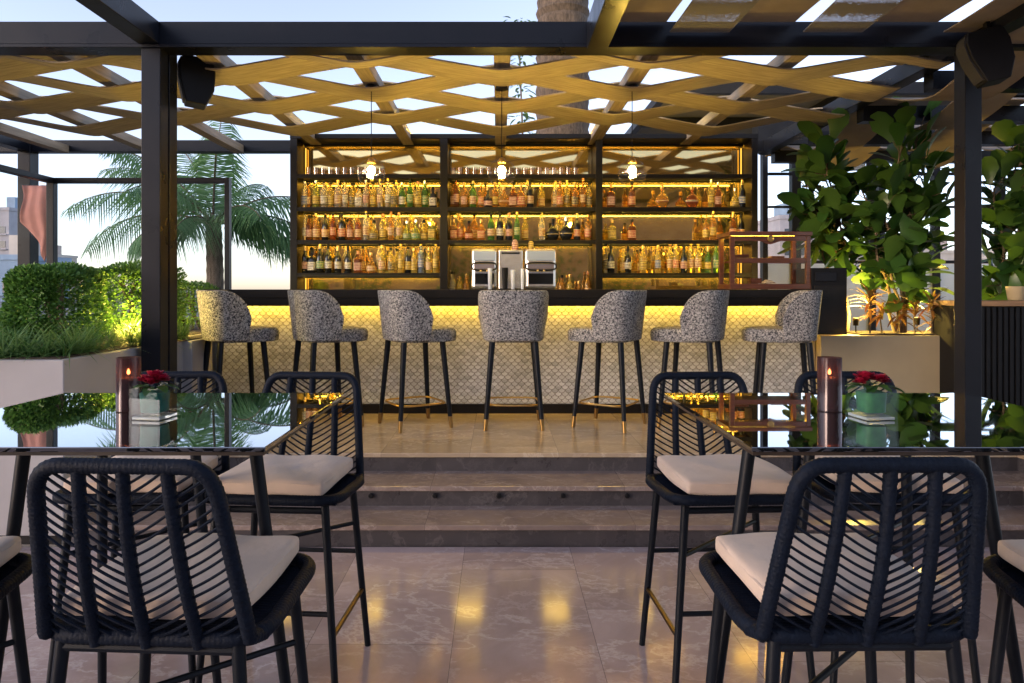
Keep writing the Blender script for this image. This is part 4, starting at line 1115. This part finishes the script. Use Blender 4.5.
# planter spotlights (lit in the photo)
def spotlight(loc,lab,aim,power,col=(1,.66,.12)):
    t=empty('garden_spotlight',loc,label=lab,cat='spotlight')
    MB().tube([(0,0,-.005),(0,0,.06)],.006,6).build('stake',BLACK,t)
    MB().tube([(0,0,.06),(0,0,.13)],[.022,.028],12).build('head',BLACK,t)
    l=bpy.data.lights.new('lamp','POINT'); l.energy=power; l.color=col; l.shadow_soft_size=.03
    lo=bpy.data.objects.new('lamp',l); COL.objects.link(lo); lo.parent=t; lo.location=(0,0,.17)
spotlight((3.30,6.30,ZP),'black spotlight on the planter corner beside the black cabinet',0,18)
spotlight((PX(925,6.3),6.42,ZP),'black spotlight hidden behind the cordylines near the right post',0,14)
spotlight((PX(131,5.1),5.12,1.083),'black spotlight among the grass before the second hedge',0,10)
spotlight((PX(185,6.2),6.15,1.083),'black spotlight in the planter behind the left post',0,4)

# ------------------------------------------------------------------ ribbed counter right of the post
rc=empty('ribbed_counter',(4.6,5.65,ZB),label='black ribbed counter with wooden top right of the right post',cat='counter')
mb=MB(); mb.box(-.72,1.6,0,.45,0,.965)
for i in range(48): mb.box(-.72+.0485*i+.008,-.72+.0485*i+.036,-.014,-.001,.01,.955)
mb.build('ribbed_front',BLACK,rc)
MB().box(-.75,1.6,-.04,.47,.967,1.01).build('counter_top',mat('oak_top',(.28,.16,.07),.5,var=.3,vscale=5,stretch=(1,8,8)),rc,bevel=.004)
o=MB().lathe([(.05,0),(.06,.01),(.075,.12),(.07,.12),(.055,.02),(0,.02)],18).build('flower_pot',PLASTER_Y,None,loc=(PX(1016,5.85),5.85,ZB+1.011)); tag(o,'cream flower pot on the ribbed counter','pot')

# ------------------------------------------------------------------ glass screens
FR_=mat('screen_frame',(.012,.013,.017),.4,var=.2,spec=.2)
gs=empty('glass_screen',(0,7.6,0),label='dark framed glass wind screen on the left before the palm',cat='glass screen')
Yg=7.6; xa,xb=PX(52,Yg),PX(228,Yg); zt=PZ(178,Yg)
MB().box(xa-.04,xa+.04,-.04,.04,.0,zt).build('frame_post',FR_,gs,bevel=.004)
MB().box(xb-.026,xb+.026,-.04,.04,.0,zt).build('frame_post',FR_,gs,bevel=.004)
MB().box(xa+.042,xb-.028,-.035,.035,zt-.06,zt-.001).build('top_rail',FR_,gs,bevel=.004)
MB().box(xa+.042,xb-.028,-.005,.005,.05,zt-.062).build('glass_pane',PANE,gs)
MB().box(xa-.045,xa+.04,-3.6,-.042,zt-.06,zt-.001).build('top_rail',FR_,gs,bevel=.004)
MB().box(xa-.006,xa+.006,-3.6,-.045,.05,zt-.062).build('glass_pane',PANE,gs)
# added salmon sheet standing in for a pink patch in the glass
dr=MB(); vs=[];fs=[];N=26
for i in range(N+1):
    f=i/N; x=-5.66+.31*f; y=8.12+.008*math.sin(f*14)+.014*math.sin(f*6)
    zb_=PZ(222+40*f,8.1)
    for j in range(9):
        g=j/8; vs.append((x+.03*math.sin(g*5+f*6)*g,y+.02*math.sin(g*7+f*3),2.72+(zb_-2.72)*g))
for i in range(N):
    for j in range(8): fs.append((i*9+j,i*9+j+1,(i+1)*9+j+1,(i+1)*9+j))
o=dr.add(vs,fs,0,True).build('salmon_stand_in',mat('salmon_tint',(.46,.21,.17),.85,var=.12,vscale=6)); sm=o.modifiers.new('solid','SOLIDIFY'); sm.thickness=.006
tag(o,'salmon pink stand-in sheet at the far left corner post','stand-in sheet')
# right hand glazed wall behind the figs
gr=empty('glazed_wall',(0,9.0,ZB),label='dark mullioned glazed wall behind the fiddle leaf figs',cat='glazed wall')
Yw=9.0
FROST=mat('frosted_glass',(.72,.76,.80),.35,trans=.55)
def gx(px): return PX(px,Yw)
for px,w in ((764,5),(795,9),(871,6),(935,6),(1000,6),(1060,8)):
    MB().box(gx(px)-w/2/F*Yw,gx(px)+w/2/F*Yw,-.05,.05,0,3.0).build('mullion',FR_,gr)
for py,h in ((174,2.5),(207,2),(262,3)):
    MB().box(gx(768),gx(1062),-.03,.03,PZ(py,Yw)-ZB-h/2/F*Yw,PZ(py,Yw)-ZB+h/2/F*Yw).build('transom',FR_,gr)
MB().box(gx(755),gx(1062),-.10,.10,PZ(142,Yw)-ZB,PZ(122,Yw)-ZB).build('header',FR_,gr)
MB().box(gx(766),gx(1060),-.004,.004,PZ(260,Yw)-ZB,PZ(144,Yw)-ZB).build('glass_pane',PANE,gr)
MB().box(gx(766),gx(1060),-.004,.004,.02,PZ(264,Yw)-ZB).build('frosted_pane',FROST,gr)
MB().box(gx(832),gx(868),.06,.07,PZ(170,Yw)-ZB,PZ(144,Yw)-ZB).build('mesh_blind',MESHM,gr)
# mesh roof seen through the lattice on the right
mr=empty('mesh_roof',(0,0,0),label='grey wire mesh roof frame seen through the lattice on the right',cat='roof')
MB().box(2.2,7,8.8,12.5,4.15,4.16).build('mesh_sheet',MESHM,mr)
for y in (8.8,10.6,12.5): MB().box(2.2,7,y-.05,y+.05,4.0,4.14).build('beam',FR_,mr)
for x in (2.2,4.6,7): MB().box(x-.05,x+.05,8.85,12.45,4.02,4.13).build('beam',FR_,mr)
for x in (2.2,4.6,7): MB().box(x-.06,x+.06,12.44,12.56,-.05,4.0).build('post',FR_,mr)

# ------------------------------------------------------------------ city
def bmat(n,c,wc,sx,sz):
    m,nt,b=newmat(n); L=nt.links.new
    v=coords(nt); sp=nd(nt,'ShaderNodeSeparateXYZ'); L(v,sp.inputs[0])
    b.inputs['Base Color'].default_value=(*c,1); b.inputs['Roughness'].default_value=.8; return m
BW=[mat('facade_%s'%n,c,.8,var=.15,vscale=.4) for n,c in (('sand',(.42,.34,.30)),('grey',(.36,.34,.36)),('blue',(.22,.30,.40)),('cream',(.5,.44,.38)))]
WIN=mat('window_glass_far',(.05,.06,.08),.15)
def building(x0,x1,y,d,h,mi,lab,step_=3.2,wx=2.2,setback=True):
    t=empty('city_building',((x0+x1)/2,y,-.05),label=lab,cat='building'); hw=(x1-x0)/2
    MB().box(-hw,hw,0,d,0,h).build('wall',BW[mi],t)
    MB().box(-hw-.2,hw+.2,-.2,d+.2,h+.002,h+.7).build('parapet',BW[mi],t)
    if setback: MB().box(-hw*.4,hw*.35,d*.3,d*.7,h+.702,h+3.5).build('roof_house',BW[(mi+1)%4],t)
    z_=1.2
    while z_<h-1.8:
        mb=MB(); x=-hw+.8
        while x<hw-1.4:
            mb.box(x,x+1.3,-.06,-.003,z_,z_+1.5); x+=wx
        mb.build('window_row',WIN,t); 
        mb=MB().box(-hw+.3,hw-.3,-.5,-.004,z_-.45,z_-.25); mb.build('balcony_slab',BW[mi],t)
        z_+=step_
building(PX(-14,150),PX(9,150),150,14,19,1,'tallest grey apartment block far off at the left edge')
building(PX(9.5,160),PX(17,160),160,12,13,0,'sandy apartment block right of the tallest far block')
building(PX(17.5,175),PX(24,175),175,12,16,1,'narrow grey far block topped by a stepped roof')
building(PX(-20,90),PX(22,90),90,10,5.5,2,'low bluish far block in front of the towers')
building(PX(25,190),PX(46,190),190,14,11,3,'cream far block beyond the glass corner post')
building(PX(48,240),PX(100,240),240,16,6,0,'low sandy far block behind the hedge')
building(PX(780,120),PX(835,120),120,14,14,1,'grey far building with flat roof seen behind the figs')
building(PX(880,140),PX(1000,140),140,14,9,3,'cream far building low behind the bushy fig')
# brick building behind the camera, mirrored in the back bar
bk=empty('brick_building',(0,-8.2,0),label='brick terrace wall opposite the bar, seen only in its mirror',cat='wall')
MB().box(-9,9,-.4,0,0,5.0).build('wall',BRICK,bk)
MB().box(-9.05,9.05,-.45,.05,5.002,5.12).build('coping',PLASTER_B,bk)

mb=MB()
for i in range(2600):
    x=random.choice((-4.5,-1.2,1.8,4.2))+random.gauss(0,.55); z_=abs(random.gauss(0,1.3)); 
    if z_>4.6: continue
    leafmesh(mb,(x,-8.12+random.uniform(0,.25),z_),(random.uniform(-1,1),random.uniform(.2,1),random.uniform(-.8,.5)),(random.uniform(-.4,.4),1,.3),random.uniform(.12,.22),.1,.3,3)
o=mb.build('climbing_plant',FIGL); tag(o,'green creeper climbing the brick wall opposite the bar, seen in its mirror','climbing plant')
# ------------------------------------------------------------------ light
SUN_EL,SUN_AZ=8.0,-122      # azimuth measured from +Y towards +X
w=bpy.data.worlds.new('World'); S.world=w; w.use_nodes=True
nt=w.node_tree; bg=nt.nodes['Background']
sky=nd(nt,'ShaderNodeTexSky',sky_type='NISHITA'); sky.sun_disc=False
sky.sun_elevation=R(SUN_EL); sky.sun_rotation=R(SUN_AZ); sky.altitude=0; sky.air_density=.8; sky.dust_density=.8; sky.ozone_density=1.5
hs=nd(nt,'ShaderNodeHueSaturation'); hs.inputs['Saturation'].default_value=.70
mt=nd(nt,'ShaderNodeMix',data_type='RGBA',blend_type='MULTIPLY'); mt.inputs[0].default_value=1; mt.inputs[7].default_value=(1.03,.95,1.04,1)
nt.links.new(sky.outputs[0],hs.inputs['Color']); nt.links.new(hs.outputs[0],mt.inputs[6]); nt.links.new(mt.outputs[2],bg.inputs[0]); bg.inputs[1].default_value=.137
sl_=bpy.data.lights.new('sun','SUN'); sl_.energy=.18; sl_.angle=R(12); sl_.color=(1,.8,.62)
so=bpy.data.objects.new('sun',sl_); COL.objects.link(so)
dv=Vector((math.sin(R(SUN_AZ))*math.cos(R(SUN_EL)),math.cos(R(SUN_AZ))*math.cos(R(SUN_EL)),math.sin(R(SUN_EL))))
so.rotation_euler=dv.to_track_quat('Z','Y').to_euler()

# ------------------------------------------------------------------ camera
cam=bpy.data.cameras.new('camera'); co=bpy.data.objects.new('camera',cam); COL.objects.link(co)
co.location=(0,0,EYE); co.rotation_euler=(R(90),0,0)
cam.sensor_width=36; cam.lens=F/1024*36; cam.shift_x=14/1024; cam.shift_y=-51.5/1024
cam.clip_start=.05; cam.clip_end=9000
S.camera=co
vs_=S.view_settings; vs_.view_transform='Standard'; vs_.look='None'; vs_.exposure=1.98; vs_.gamma=1; vs_.use_curve_mapping=False
S.cycles.use_denoising=True; S.cycles.max_bounces=10; S.cycles.transmission_bounces=6; S.cycles.transparent_max_bounces=12; S.cycles.diffuse_bounces=3; S.cycles.glossy_bounces=4
S.cycles.sample_clamp_indirect=6; S.cycles.caustics_reflective=False; S.cycles.caustics_refractive=False
